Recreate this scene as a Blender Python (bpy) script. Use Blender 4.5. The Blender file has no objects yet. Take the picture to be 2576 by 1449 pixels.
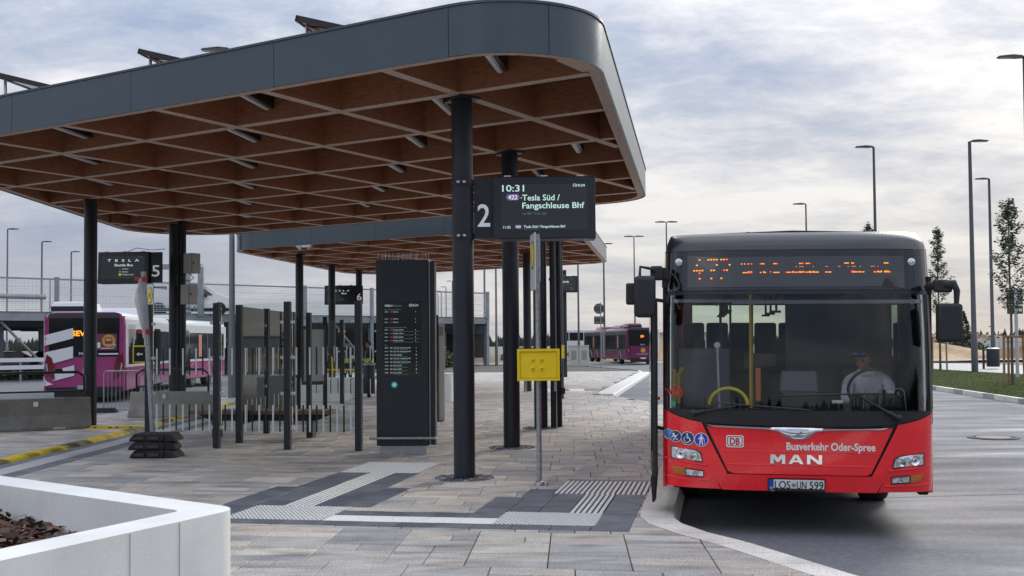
import bpy, math, random
from mathutils import Vector, Matrix
random.seed(7)
R = math.radians
sc = bpy.context.scene
col = sc.collection
# ------------------------------------------------------------------ camera
PITCH, ROLL, EYE = R(2.0), 0.009, 1.68
cd = bpy.data.cameras.new('camera')
cam = bpy.data.objects.new('camera', cd)
col.objects.link(cam)
_c, _s = math.cos(ROLL), math.sin(ROLL)
up0 = Vector((0, -math.sin(PITCH), math.cos(PITCH))); rt0 = Vector((1, 0, 0)); fw = Vector((0, math.cos(PITCH), math.sin(PITCH)))
rt = rt0 * _c - up0 * _s; upv = rt0 * _s + up0 * _c
cam.matrix_world = Matrix(((rt.x, upv.x, -fw.x, 0), (rt.y, upv.y, -fw.y, 0), (rt.z, upv.z, -fw.z, EYE), (0, 0, 0, 1)))
cd.sensor_width = 36; cd.lens = 36 * 2800 / 2576; cd.shift_y = 0.0157
cd.clip_start = 0.1; cd.clip_end = 5000
sc.camera = cam
# ------------------------------------------------------------------ sky and sun
SUN_AZ, SUN_EL = R(32), R(26)          # azimuth to the right of the view direction
w = bpy.data.worlds.new('World'); sc.world = w; w.use_nodes = True
nt = w.node_tree; nt.nodes.clear()
def wn(t, **k):
    n = nt.nodes.new(t)
    for a, b in k.items(): setattr(n, a, b)
    return n
out = wn('ShaderNodeOutputWorld'); bg = wn('ShaderNodeBackground'); nt.links.new(bg.outputs[0], out.inputs[0])
bg.inputs[1].default_value = 0.1
sky = wn('ShaderNodeTexSky', sky_type='NISHITA', sun_disc=False, sun_elevation=SUN_EL, sun_rotation=SUN_AZ)
tc = wn('ShaderNodeTexCoord'); sep = wn('ShaderNodeSeparateXYZ'); nt.links.new(tc.outputs['Generated'], sep.inputs[0])
def wm(op, a, b=None, clamp=False):
    n = wn('ShaderNodeMath', operation=op, use_clamp=clamp)
    for i, q in enumerate((a, b)):
        if q is None: continue
        if isinstance(q, (int, float)): n.inputs[i].default_value = q
        else: nt.links.new(q, n.inputs[i])
    return n.outputs[0]
def wmix(f, a, b):
    n = wn('ShaderNodeMix', data_type='RGBA')
    for i, q in ((0, f), (6, a), (7, b)):
        if isinstance(q, (int, float)): n.inputs[i].default_value = q
        elif isinstance(q, tuple): n.inputs[i].default_value = (*q, 1)
        else: nt.links.new(q, n.inputs[i])
    return n.outputs[2]
def wramp(f, stops):
    n = wn('ShaderNodeValToRGB'); e = n.color_ramp.elements
    while len(e) < len(stops): e.new(0.5)
    for q, (p, c) in zip(e, stops): q.position = p; q.color = (*c, 1) if isinstance(c, tuple) else (c, c, c, 1)
    nt.links.new(f, n.inputs[0]); return n.outputs[0]
zz = wm('MAXIMUM', wm('ADD', sep.outputs[2], 0.20), 0.03)      # clouds lie on a plane, flattened towards the horizon
cx = wm('DIVIDE', sep.outputs[0], zz); cy = wm('DIVIDE', sep.outputs[1], zz)
cmb = wn('ShaderNodeCombineXYZ'); nt.links.new(cx, cmb.inputs[0]); nt.links.new(cy, cmb.inputs[1])
def wnoise(scale, detail, rough, off, dist=0.0, sx=1.0):
    mp = wn('ShaderNodeMapping'); mp.inputs['Location'].default_value = off; mp.inputs['Scale'].default_value = (sx, 1, 1); mp.inputs['Rotation'].default_value = (0, 0, R(20))
    nt.links.new(cmb.outputs[0], mp.inputs[0])
    n = wn('ShaderNodeTexNoise'); n.inputs['Scale'].default_value = scale; n.inputs['Detail'].default_value = detail
    n.inputs['Roughness'].default_value = rough; n.inputs['Distortion'].default_value = dist
    nt.links.new(mp.outputs[0], n.inputs['Vector']); return n.outputs[0]
nA = wnoise(1.25, 8, 0.56, (5.6, 18.3, 0), 0.25, 0.75)
nB = wnoise(4.6, 10, 0.66, (15.3, 3.2, 2), 0.2, 0.75)
nC = wnoise(0.45, 3, 0.5, (15.9, 2.8, 5))
dens = wm('ADD', wm('MULTIPLY', nA, 0.62), wm('MULTIPLY', nB, 0.38))
dens = wm('ADD', dens, wm('MULTIPLY', wm('SUBTRACT', nC, 0.5), 0.55))
cl = wramp(dens, [(0.37, (6.0, 5.95, 5.9)), (0.42, (5.1, 5.1, 5.3)), (0.465, (4.1, 4.25, 4.7)), (0.51, (3.1, 3.4, 4.1)), (0.57, (2.2, 2.65, 3.6)), (0.68, (1.3, 1.75, 2.9))])
# towards the horizon: paler and warmer, most on the sun's side
sunv = Vector((math.sin(SUN_AZ), math.cos(SUN_AZ), 0))
dp = wn('ShaderNodeVectorMath', operation='DOT_PRODUCT'); nt.links.new(tc.outputs['Generated'], dp.inputs[0]); dp.inputs[1].default_value = sunv
side = wm('ADD', wm('MULTIPLY', dp.outputs['Value'], 0.5), 0.5, True)
side3 = wm('POWER', side, 6)
low = wramp(sep.outputs[2], [(0.0, 1.0), (0.06, 0.86), (0.16, 0.38), (0.30, 0.0)])
warm = wmix(side3, (5.1, 5.05, 5.3), (5.6, 5.2, 4.7))
lowf = wm('MULTIPLY', low, 0.50)
c2 = wmix(lowf, cl, warm)
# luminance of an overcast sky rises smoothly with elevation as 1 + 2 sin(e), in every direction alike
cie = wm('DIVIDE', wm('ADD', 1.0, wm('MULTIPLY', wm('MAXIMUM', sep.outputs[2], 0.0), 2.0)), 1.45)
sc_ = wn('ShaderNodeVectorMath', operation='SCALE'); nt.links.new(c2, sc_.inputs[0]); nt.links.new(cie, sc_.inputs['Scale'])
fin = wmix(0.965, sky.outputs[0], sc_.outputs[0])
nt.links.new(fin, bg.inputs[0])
sd = bpy.data.lights.new('sun', 'SUN'); sd.energy = 1.1; sd.angle = R(18); sd.color = (1.0, 0.95, 0.87)
sun = bpy.data.objects.new('sun', sd); col.objects.link(sun)
d = Vector((math.sin(SUN_AZ) * math.cos(SUN_EL), math.cos(SUN_AZ) * math.cos(SUN_EL), math.sin(SUN_EL)))
sun.rotation_euler = d.to_track_quat('Z', 'Y').to_euler(); sun.location = d * 300
sc.view_settings.view_transform = 'Standard'; sc.view_settings.look = 'None'
sc.view_settings.exposure = 0.80; sc.view_settings.gamma = 1; sc.view_settings.use_curve_mapping = False
sc.cycles.max_bounces = 8; sc.cycles.transparent_max_bounces = 24; sc.cycles.glossy_bounces = 4
sc.cycles.use_denoising = True

# ------------------------------------------------------------------ materials
MC = {}
def mat(name, c, rough=.5, metal=0., var=0., vs=4., bump=0., bs=40., rvar=0., rs=2., speck=0., ss=120., stain=None, coat=0., emit=0., stretch=(1, 1, 1), spec=.5):
    if name in MC: return MC[name]
    m = bpy.data.materials.new(name); MC[name] = m; m.use_nodes = True
    t = m.node_tree; b = t.nodes['Principled BSDF']
    L = t.links.new
    def N(ty): return t.nodes.new(ty)
    b.inputs['Roughness'].default_value = rough; b.inputs['Metallic'].default_value = metal
    b.inputs['Base Color'].default_value = (*c, 1); b.inputs['Coat Weight'].default_value = coat; b.inputs['Coat Roughness'].default_value = .05
    b.inputs['Specular IOR Level'].default_value = spec
    if emit: b.inputs['Emission Color'].default_value = (*c, 1); b.inputs['Emission Strength'].default_value = emit
    if var or bump or rvar or speck or stain:
        g = N('ShaderNodeNewGeometry'); mp = N('ShaderNodeMapping'); mp.inputs['Scale'].default_value = stretch; L(g.outputs['Position'], mp.inputs[0])
        def noise(s, det=4, src=mp.outputs[0]):
            n = N('ShaderNodeTexNoise'); n.inputs['Scale'].default_value = s; n.inputs['Detail'].default_value = det; L(src, n.inputs['Vector']); return n.outputs[0]
        def mp2(v, a, b2, lo=.3, hi=.7):
            r = N('ShaderNodeMapRange'); r.inputs[1].default_value = lo; r.inputs[2].default_value = hi; r.inputs[3].default_value = a; r.inputs[4].default_value = b2; L(v, r.inputs[0]); return r.outputs[0]
        cur = None
        def mul(cur, v):
            x = N('ShaderNodeMix'); x.data_type = 'RGBA'; x.blend_type = 'MULTIPLY'; x.inputs[0].default_value = 1
            if cur is None: x.inputs[6].default_value = (*c, 1)
            else: L(cur, x.inputs[6])
            L(v, x.inputs[7]); return x.outputs[2]
        if var: cur = mul(cur, mp2(noise(vs), 1 - var, 1 + var))
        if speck: cur = mul(cur, mp2(noise(ss, 2, g.outputs['Position']), 1 - speck, 1 + speck, .35, .65))
        if stain:
            amt, s, lo, hi = stain
            cur = mul(cur, mp2(noise(s, 7), 1, 1 - amt, lo, hi))
        if cur is not None: L(cur, b.inputs['Base Color'])
        if rvar: L(mp2(noise(rs, 5), max(.03, rough - rvar), rough + rvar), b.inputs['Roughness'])
        if bump:
            bn = N('ShaderNodeBump'); bn.inputs['Strength'].default_value = 1; bn.inputs['Distance'].default_value = bump; L(noise(bs, 5, g.outputs['Position']), bn.inputs['Height']); L(bn.outputs[0], b.inputs['Normal'])
    return m
def glass(name, tint=(.8, .85, .85), ior=1.5, clear=1.0):
    if name in MC: return MC[name]
    m = bpy.data.materials.new(name); MC[name] = m; m.use_nodes = True
    t = m.node_tree; t.nodes.clear(); L = t.links.new
    o = t.nodes.new('ShaderNodeOutputMaterial'); mx = t.nodes.new('ShaderNodeMixShader'); tr = t.nodes.new('ShaderNodeBsdfTransparent'); gl = t.nodes.new('ShaderNodeBsdfGlossy'); fr = t.nodes.new('ShaderNodeFresnel')
    tr.inputs[0].default_value = (*tint, 1); gl.inputs['Roughness'].default_value = .01; fr.inputs[0].default_value = ior
    L(fr.outputs[0], mx.inputs[0]); L(tr.outputs[0], mx.inputs[1]); L(gl.outputs[0], mx.inputs[2]); L(mx.outputs[0], o.inputs[0])
    return m
M_joint = mat('joint_sand', (.075, .07, .065), .9)
M_tile = [mat('stone_light_grey', (.45, .425, .39), .55, var=.16, vs=3, speck=.42, ss=75, stain=(.45, 1.3, .52, .72), bump=.0012, bs=160, rvar=.15, stretch=(1, 2.6, 1)),
          mat('stone_beige', (.54, .475, .405), .58, var=.14, vs=3, speck=.42, ss=75, stain=(.4, 1.3, .52, .72), bump=.0012, bs=160, rvar=.15, stretch=(1, 2.6, 1)),
          mat('stone_grey', (.35, .345, .335), .52, var=.16, vs=3, speck=.42, ss=75, stain=(.4, 1.3, .52, .72), bump=.0012, bs=160, rvar=.15, stretch=(1, 2.6, 1)),
          mat('stone_pale', (.60, .55, .475), .58, var=.12, vs=3, speck=.40, ss=75, stain=(.4, 1.3, .52, .72), bump=.0012, bs=160, rvar=.15, stretch=(1, 2.6, 1))]
M_dark = [mat('stone_anthracite', (.11, .12, .145), .5, var=.25, vs=5, speck=.3, ss=140, bump=.001, bs=160, rvar=.12), mat('stone_anthracite_pale', (.14, .15, .175), .5, var=.25, vs=5, speck=.3, ss=140, bump=.001, bs=160, rvar=.12)]
M_tact = mat('white_tactile', (.86, .85, .80), .55, var=.12, vs=20, speck=.1)
M_kerb = mat('kerb_concrete', (.84, .79, .70), .6, var=.10, vs=2, speck=.25, ss=90, stain=(.25, 1.5, .55, .75), bump=.002, bs=120)
M_road = mat('road_concrete', (.172, .180, .192), .78, spec=.3, var=.13, vs=.6, rvar=.18, rs=.8, speck=.14, ss=22, stain=(.28, .35, .50, .75), bump=.001, bs=50, stretch=(.45, 1.5, 1))
M_steel = mat('anthracite_steel', (.017, .022, .031), .40, metal=.15, var=.1, vs=6, rvar=.08, rs=8)
M_fascia = mat('fascia_sheet', (.066, .088, .105), .30, metal=.35, var=.05, vs=1, rvar=.05, rs=3)
M_black = mat('black_plastic', (.012, .013, .015), .38)
M_rubber = mat('black_rubber', (.022, .021, .021), .75, var=.3, vs=15, bump=.002, bs=60)
M_galv = mat('galvanised_steel', (.34, .36, .38), .38, metal=.6, var=.2, vs=25, rvar=.1, rs=20)
M_wood = mat('larch_timber', (.34, .145, .072), .55, var=.22, vs=2.5, stretch=(3, 3, 14), speck=.1, ss=60, bump=.0008, bs=50)
M_wood_s = mat('larch_timber_edge', (.60, .44, .355), .6, var=.18, vs=5, speck=.12, ss=50, stretch=(4, 4, 4))
M_deckply = mat('roof_plywood', (.24, .10, .05), .6, var=.2, vs=2)
M_white = mat('white_paint', (.78, .78, .77), .35, var=.03, vs=3)
M_red = mat('bus_red', (.86, .012, .020), .26, coat=.7, var=.07, vs=3, speck=.05, ss=60, rvar=.08, rs=4)
M_blk = mat('gloss_black', (.008, .009, .011), .12, coat=.5, rvar=.02)
M_bmask = mat('satin_black', (.012, .013, .016), .42, var=.1, vs=30)
M_chrome = mat('chrome', (.75, .76, .78), .12, metal=1.)
M_lens = mat('lamp_reflector', (.78, .80, .82), .12, metal=.9)
M_amber = mat('amber_lens', (.45, .16, .015), .2, coat=.5)
M_yel = mat('yellow_paint', (.93, .66, .004), .4, var=.03, vs=6)
M_yrub = mat('worn_yellow_rubber', (.78, .57, .008), .6, var=.25, vs=5, stain=(.6, 2.2, .48, .60), bump=.003, bs=30)
M_pink = mat('bus_magenta', (.34, .038, .175), .28, coat=.4, var=.04, vs=2)
M_wpaint = mat('bus_white', (.72, .73, .75), .3, coat=.3)
M_conc = mat('barrier_concrete', (.20, .195, .175), .85, var=.15, vs=3, speck=.18, ss=60, bump=.002, bs=80, stain=(.3, 2, .5, .7))
M_conc2 = mat('barrier_concrete_pale', (.37, .36, .33), .85, var=.12, vs=3, speck=.12, ss=60, stain=(.25, 2, .5, .7))
M_plant = mat('white_concrete', (.84, .835, .80), .6, var=.06, vs=1.3, speck=.07, ss=160, stain=(.16, 1.8, .5, .75), bump=.0006, bs=200)
M_glass = glass('clear_glass', (.93, .96, .95), 1.22)
M_wind = glass('windscreen_glass', (.95, .96, .97), 1.34)
M_tint = glass('tinted_glass', (.18, .20, .21), 1.5)
M_txt = mat('screen_text', (.55, .80, .70), .5, emit=.38)
M_txtd = mat('screen_text_dim', (.20, .27, .25), .5, emit=.12)
M_scr = mat('screen_black', (.008, .012, .014), .18, coat=.3)
M_led = mat('amber_led', (1., .30, .02), .5, emit=.9)
M_decalw = mat('white_film', (.75, .76, .78), .5)
M_alu = mat('aluminium', (.55, .56, .57), .35, metal=.8)
M_lbl = mat('white_print', (.80, .79, .76), .45)

# ------------------------------------------------------------------ mesh helpers
class MB:
    def __init__(s): s.v = []; s.f = []; s.m = []
    def add(s, vs, fs, m=0, M=None):
        o = len(s.v)
        s.v += [tuple(M @ Vector(p)) for p in vs] if M else [tuple(p) for p in vs]
        for f in fs: s.f.append(tuple(o + i for i in f)); s.m.append(m)
        return s
    def box(s, c, d, rz=0, rx=0, ry=0, m=0, M=None, taper=1.0):
        a, b, h = d[0] / 2, d[1] / 2, d[2] / 2; t = taper
        vs = [(-a, -b, -h), (a, -b, -h), (a, b, -h), (-a, b, -h), (-a * t, -b * t, h), (a * t, -b * t, h), (a * t, b * t, h), (-a * t, b * t, h)]
        X = Matrix.Translation(c) @ Matrix.Rotation(rz, 4, 'Z') @ Matrix.Rotation(rx, 4, 'X') @ Matrix.Rotation(ry, 4, 'Y')
        if M: X = M @ X
        return s.add(vs, [(0, 3, 2, 1), (4, 5, 6, 7), (0, 1, 5, 4), (1, 2, 6, 5), (2, 3, 7, 6), (3, 0, 4, 7)], m, X)
    def bb(s, x0, x1, y0, y1, z0, z1, m=0): return s.box(((x0 + x1) / 2, (y0 + y1) / 2, (z0 + z1) / 2), (x1 - x0, y1 - y0, z1 - z0), m=m)
    def tube(s, p0, p1, r, n=10, r2=None, m=0, caps=True):
        return s.path([p0, p1], [r, r if r2 is None else r2], n, m, caps)
    def path(s, pts, r, n=8, m=0, caps=True, closed=False):
        pts = [Vector(p) for p in pts]; k = len(pts)
        if not isinstance(r, (list, tuple)): r = [r] * k
        o = len(s.v); prev = None
        for i, p in enumerate(pts):
            if closed: t = pts[(i + 1) % k] - pts[i - 1]
            else: t = (pts[min(i + 1, k - 1)] - pts[max(i - 1, 0)])
            t.normalize()
            if prev is None:
                a = Vector((0, 0, 1)) if abs(t.z) < .9 else Vector((1, 0, 0)); u = t.cross(a).normalized()
            else: u = (prev - t * prev.dot(t)).normalized()
            prev = u; v = t.cross(u)
            for j in range(n):
                q = 2 * math.pi * j / n; s.v.append(tuple(p + (u * math.cos(q) + v * math.sin(q)) * r[i]))
        for i in range(k if closed else k - 1):
            a, b = o + i * n, o + ((i + 1) % k) * n
            for j in range(n): s.f.append((a + j, a + (j + 1) % n, b + (j + 1) % n, b + j)); s.m.append(m)
        if caps and not closed:
            s.f.append(tuple(o + j for j in range(n))[::-1]); s.m.append(m)
            s.f.append(tuple(o + (k - 1) * n + j for j in range(n))); s.m.append(m)
        return s
    def prism(s, poly, z0, z1, m=0, M=None, bottom=True):
        n = len(poly)
        vs = [(x, y, z0) for x, y in poly] + [(x, y, z1) for x, y in poly]
        fs = [(i, (i + 1) % n, n + (i + 1) % n, n + i) for i in range(n)] + [tuple(range(n, 2 * n))]
        if bottom: fs.append(tuple(range(n))[::-1])
        return s.add(vs, fs, m, M)
    def lathe(s, prof, n=16, m=0, M=None):
        vs = []; fs = []
        for r, z in prof:
            for j in range(n): q = 2 * math.pi * j / n; vs.append((r * math.cos(q), r * math.sin(q), z))
        for i in range(len(prof) - 1):
            for j in range(n): fs.append((i * n + j, i * n + (j + 1) % n, (i + 1) * n + (j + 1) % n, (i + 1) * n + j))
        fs.append(tuple(range(n))[::-1]); fs.append(tuple(range((len(prof) - 1) * n, len(prof) * n)))
        return s.add(vs, fs, m, M)
    def text(s, st, size, fn, align='L', width=None, bold=0., m=0, shear=0., ydir=1):
        vs, fs, w0, x0 = textdata(st, bold, shear)
        k = size; kx = k if width is None else width / max(w0, 1e-6)
        ox = {'L': 0, 'C': -w0 / 2, 'R': -w0}[align]
        return s.add([fn((x - x0 + ox) * kx, y * k) for x, y in vs], fs, m)
    def build(s, name, mats, parent=None, smooth=None, bevel=0., loc=None, seg=2):
        me = bpy.data.meshes.new(name); me.from_pydata(s.v, [], s.f)
        if not isinstance(mats, (list, tuple)): mats = [mats]
        for q in mats: me.materials.append(q)
        if len(mats) > 1: me.polygons.foreach_set('material_index', s.m)
        me.update()
        if smooth is not None:
            me.shade_smooth(); me.set_sharp_from_angle(angle=R(smooth))
        o = bpy.data.objects.new(name, me); col.objects.link(o)
        if parent: o.parent = parent
        if loc: o.location = loc
        if bevel:
            b = o.modifiers.new('bevel', 'BEVEL'); b.width = bevel; b.segments = seg; b.limit_method = 'ANGLE'; b.angle_limit = R(35)
        return o
_tc = {}
def textdata(st, bold=0., shear=0.):
    key = (st, bold, shear)
    if key in _tc: return _tc[key]
    cu = bpy.data.curves.new('t', 'FONT'); cu.body = st; cu.size = 1.0; cu.offset = bold; cu.shear = shear; cu.resolution_u = 3; cu.fill_mode = 'FRONT'
    ob = bpy.data.objects.new('t', cu); col.objects.link(ob)
    me = bpy.data.meshes.new_from_object(ob, depsgraph=None)
    vs = [(v.co.x, v.co.y) for v in me.vertices]; fs = [tuple(p.vertices) for p in me.polygons]
    bpy.data.objects.remove(ob); bpy.data.curves.remove(cu); bpy.data.meshes.remove(me)
    x0 = min((x for x, y in vs), default=0); x1 = max((x for x, y in vs), default=1)
    _tc[key] = (vs, fs, x1 - x0, x0); return _tc[key]
def thing(name, label, cat, loc=(0, 0, 0), rz=0., group=None):
    o = bpy.data.objects.new(name, None); col.objects.link(o); o.location = loc; o.rotation_euler = (0, 0, rz); o.empty_display_size = .2
    o['label'] = label; o['category'] = cat
    if group: o['group'] = group
    return o
def tag(o, label, cat, group=None):
    o['label'] = label; o['category'] = cat
    if group: o['group'] = group
    return o
def struct(o, kind='structure'): o['kind'] = kind; return o
def dup(root, loc, rz=None, label=None):
    r = root.copy(); col.objects.link(r); r.location = loc
    if rz is not None: r.rotation_euler = (0, 0, rz)
    if label: r['label'] = label
    for ch in list(root.children):
        c = ch.copy(); col.objects.link(c); c.parent = r
        for g in ch.children:
            e = g.copy(); col.objects.link(e); e.parent = c
    return r
def front(x0, y, z0):           # text on a plane facing -Y in local space
    return lambda a, b: (x0 + a, y, z0 + b)
def clip(poly, px, py, nx, ny):  # keep the side where (p-P).n <= 0
    res = []; n = len(poly)
    for i in range(n):
        a, b = poly[i], poly[(i + 1) % n]
        da = (a[0] - px) * nx + (a[1] - py) * ny; db = (b[0] - px) * nx + (b[1] - py) * ny
        if da <= 0: res.append(a)
        if (da < 0 < db) or (db < 0 < da):
            t = da / (da - db); res.append((a[0] + (b[0] - a[0]) * t, a[1] + (b[1] - a[1]) * t))
    return res
def area(p): return abs(sum(p[i][0] * p[(i + 1) % len(p)][1] - p[(i + 1) % len(p)][0] * p[i][1] for i in range(len(p)))) / 2 if len(p) > 2 else 0
def inside(p, poly):
    c = False; n = len(poly)
    for i in range(n):
        (x1, y1), (x2, y2) = poly[i], poly[(i + 1) % n]
        if (y1 > p[1]) != (y2 > p[1]) and p[0] < (x2 - x1) * (p[1] - y1) / (y2 - y1) + x1: c = not c
    return c
def offset_line(pts, d):        # shift an open polyline to its right by d
    res = []
    for i, p in enumerate(pts):
        a = Vector(pts[max(i - 1, 0)]); b = Vector(pts[min(i + 1, len(pts) - 1)]); t = (b - a).normalized()
        k = 1.0
        if 0 < i < len(pts) - 1:
            t1 = (Vector(p) - a).normalized(); k = 1 / max(.5, math.sqrt((1 + t1.dot((b - Vector(p)).normalized())) / 2))
        res.append((p[0] + t.y * d * k, p[1] - t.x * d * k))
    return res
ZR = -0.16
# ------------------------------------------------------------------ the setting: ground, road, verge, pavement
mb = MB(); mb.add([(-900, -60, -.32), (900, -60, -.32), (900, 1500, -.32), (-900, 1500, -.32)], [(0, 1, 2, 3)])
struct(mb.build('ground', mat('sandy_ground', (.22, .19, .15), .9, var=.2, vs=.08, stain=(.3, .05, .5, .7))))
mb = MB(); mb.add([(-34, -40, ZR), (15.2, -40, ZR), (15.2, 94, ZR), (-34, 94, ZR), (15.2, 60, ZR), (60, 94, ZR), (60, -40, ZR), (24.3, -40, ZR), (24.3, 94, ZR)], [(0, 1, 2, 3)])
road = struct(mb.build('road', M_road))
# slab joints in the concrete road: thin recessed-looking sealant strips, real strips 4 mm up
def strip(mbx, p, q, wd, z, m=0):
    p, q = Vector(p), Vector(q); t = (q - p).normalized(); n = Vector((-t.y, t.x)) * wd / 2
    mbx.add([(*(p - n), z), (*(q - n), z), (*(q + n), z), (*(p + n), z)], [(0, 1, 2, 3)], m)
M_seal = mat('joint_sealant', (.07, .07, .075), .7)
for p, q in [((4.15, 7.2), (15, 8.2)), ((3.4, 12.9), (15.1, 14.4)), ((5.9, 6), (14, 32)), ((4, 18), (15.2, 19.6)), ((9.7, 6), (15.1, 18)), ((5, 24), (15.2, 25.6)), ((4.8, 31), (15.2, 32.6)), ((-34, 30), (-11, 28.5)), ((-34, 44), (-10, 42)), ((-17, 20), (-18.4, 90)), ((-24, 20), (-26, 90)), ((6, 46), (15.2, 47.3)), ((1.9, 8.2), (6.2, 3.8))]:
    b = MB(); strip(b, p, q, .022, ZR + .004); o = b.build('slab_joint', M_seal, road)
# grass verge with kerb
VL = [(13.6, 18), (14.5, 31.7), (15.45, 41.1), (16.4, 52), (16.9, 66), (15.5, 80)]
VR = [(24.5, 18), (24.4, 53), (24.2, 66), (21, 80)]
M_grass = mat('short_grass', (.042, .066, .012), 1.0, spec=.05, var=.35, vs=1.6, speck=.35, ss=30, stain=(.3, .8, .5, .7))
random.seed(3)
poly = VL + VR[::-1]
b = MB(); b.add([(x, y, -.03) for x, y in poly], [tuple(range(len(poly)))[::-1]])
struct(b.build('verge', M_grass))
b = MB()
while len(b.f) < 16000:
    y = 28 + 38 * random.random() ** 1.6; x = 14 + 10.4 * random.random()
    if not inside((x, y), poly): continue
    a = random.random() * 3.14; h = .012 + .022 * random.random(); k = .012
    b.add([(x - k * math.cos(a), y - k * math.sin(a), -.03), (x + k * math.cos(a), y + k * math.sin(a), -.03), (x + random.uniform(-.03, .03), y + random.uniform(-.03, .03), -.03 + h)], [(0, 1, 2)], random.randint(0, 2))
tag(struct(b.build('grass', [M_grass, mat('grass_light', (.07, .092, .024), 1.0, spec=.05), mat('grass_dry', (.12, .10, .05), 1.0, spec=.05)]), 'stuff'), 'short patchy grass growing on the verge', 'grass')
b = MB(); o1 = offset_line(VL, -.14)
kv = struct(thing('verge_kerb', '', ''));
for k in ('label', 'category'): del kv[k]
for i in range(len(VL) - 1):
    n = max(1, int((Vector(VL[i + 1]) - Vector(VL[i])).length / 1.0))
    for j in range(n):
        f = lambda L, t: Vector(L[i]).lerp(Vector(L[i + 1]), t)
        q = [f(VL, (j + .01) / n), f(VL, (j + .99) / n), f(o1, (j + .99) / n), f(o1, (j + .01) / n)]
        MB().prism([tuple(p) for p in q][::-1], ZR - .02, -.015).build('kerb_stone', M_kerb if (i + j) % 3 else mat('kerb_grey', (.42, .41, .39), .7, var=.1), kv)
b = MB(); b.add([(24.5, 18, -.05), (36, 18, -.05), (36, 60, -.05), (30, 84, -.05), (21, 80, -.05), (24.2, 66, -.05)], [(0, 1, 2, 3, 4, 5)])
struct(b.build('path', mat('path_paving', (.36, .35, .34), .7, var=.1, vs=1)))
b = MB(); b.add([(-14, 93.5, -.12), (62, 93.5, -.12), (62, 101, -.10), (-14, 101, -.10)], [(0, 1, 2, 3)]); struct(b.build('gravel_strip', mat('pale_gravel', (.40, .36, .28), .9, var=.2, vs=1)))

# platform
TA = R(10.5)
def LW(x, y): return (x * math.cos(TA) + y * math.sin(TA), -x * math.sin(TA) + y * math.cos(TA))
KL = [(6.6, -1.0), (3.3, 5.4), (2.62, 6.9), (2.14, 8.0), (1.67, 9.3), (1.42, 9.81), (1.25, 10.35), (1.215, 10.75), (1.26, 11.14), (4.41, 28.2)]
KL2 = [(2.73, 36.5), (7.17, 62.8), (7.4, 66), (5, 79), (-2, 84), (-9, 84)]
PLAT = KL + KL2 + [(-9.3, 60), (-9.5, 40), (-10, 28), (-10.9, 22), (-11.6, 10), (-11.9, -1)]
b = MB(); b.prism(PLAT, ZR - .05, -.022); struct(b.build('pavement_bed', M_joint))
pav = struct(bpy.data.objects.new('pavement', None)); col.objects.link(pav)
kr = struct(bpy.data.objects.new('kerb', None)); col.objects.link(kr)
def dens_line(pts, step):
    res = [pts[0]]
    for a, c in zip(pts, pts[1:]):
        n = max(1, round((Vector(c) - Vector(a)).length / step))
        for j in range(1, n + 1): res.append(tuple(Vector(a).lerp(Vector(c), j / n)))
    return res
def kerb_run(pts, step, top=.32, m=M_kerb):
    P = dens_line(pts, step); Q = offset_line(P, top)
    P2 = offset_line(P, top + .05)
    for i in range(len(P) - 1):
        e = .006 / step
        def L(A, t): return Vector(A[i]).lerp(Vector(A[i + 1]), t)
        a0, a1 = L(P, e), L(P, 1 - e); m0, m1 = L(Q, e), L(Q, 1 - e); c0, c1 = L(P2, e), L(P2, 1 - e)
        c0h, c1h = m0.lerp(c0, .5), m1.lerp(c1, .5)
        bb = MB(); bb.add([(*a0, .002), (*a1, .002), (*m1, -.012), (*m0, -.012), (*c0h, -.05), (*c1h, -.05), (*c0, ZR - .02), (*c1, ZR - .02), (*a0, ZR), (*a1, ZR)],
                          [(0, 3, 2, 1), (3, 4, 5, 2), (4, 6, 7, 5), (0, 8, 6, 4, 3), (1, 2, 5, 7, 9)])
        bb.build('kerb_stone', m, kr)
kerb_run(KL[:4], .9); kerb_run(KL[3:9], .45); kerb_run(KL[8:], 1.0)
kerb_run([(4.41, 28.2), (2.73, 36.5)], 1.0, .12, mat('kerb_white', (.7, .69, .66), .5)); kerb_run(KL2[:2], 1.0, .55, mat('kerb_white', (.7, .69, .66), .5)); kerb_run(KL2[1:], 2.0, .15)
kerb_run([(-9, 84), (-9.3, 60), (-9.5, 40), (-10, 28), (-10.9, 22), (-11.6, 10)], 2.0, .15)

# dark fields around the tactile guidance, in the tilted frame of the bus edge
DARK = [(-5.16, 9.92, -.80, 10.2), (-5.16, 10.2, -4.78, 11.07), (-5.2, 11.07, -4.5, 12.6), (-4.95, 12.6, -4.52, 14.05), (-4.17, 11.07, -3.55, 12.6), (-4.17, 12.6, -3.84, 14.05),
        (-3.76, 10.53, -2.1, 10.83), (-2.42, 10.83, -2.1, 11.5), (-2.1, 10.95, -1.48, 12.35), (-2.42, 11.5, -2.1, 12.0), (-2.15, 12.0, -1.84, 12.7), (-1.14, 10.17, -.81, 12.35), (-1.84, 13.47, -.81, 13.62)]
WHITE = [(-3.76, 10.2, -2.1, 10.53)]
STUD = [(-4.78, 10.2, -3.76, 11.07), (-2.1, 10.2, -1.14, 10.95), (-4.92, 14.05, -3.88, 15.3)]
RIB = [(-4.5, 11.07, -4.17, 14.05), (-1.48, 10.95, -1.14, 12.35), (-1.84, 12.35, -.81, 13.47)]
LBAND = [(-7.37, 10, -7.08, 60), (-6.72, 10, -6.45, 60)]     # dark stripes of the left guidance line (world x)
zones = [([LW(x0, y0), LW(x1, y0), LW(x1, y1), LW(x0, y1)]) for x0, y0, x1, y1 in DARK + WHITE + STUD + RIB]
zones.append([(-7.37, 9), (-6.45, 9), (-6.55, 60), (-7.47, 60)])
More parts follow.
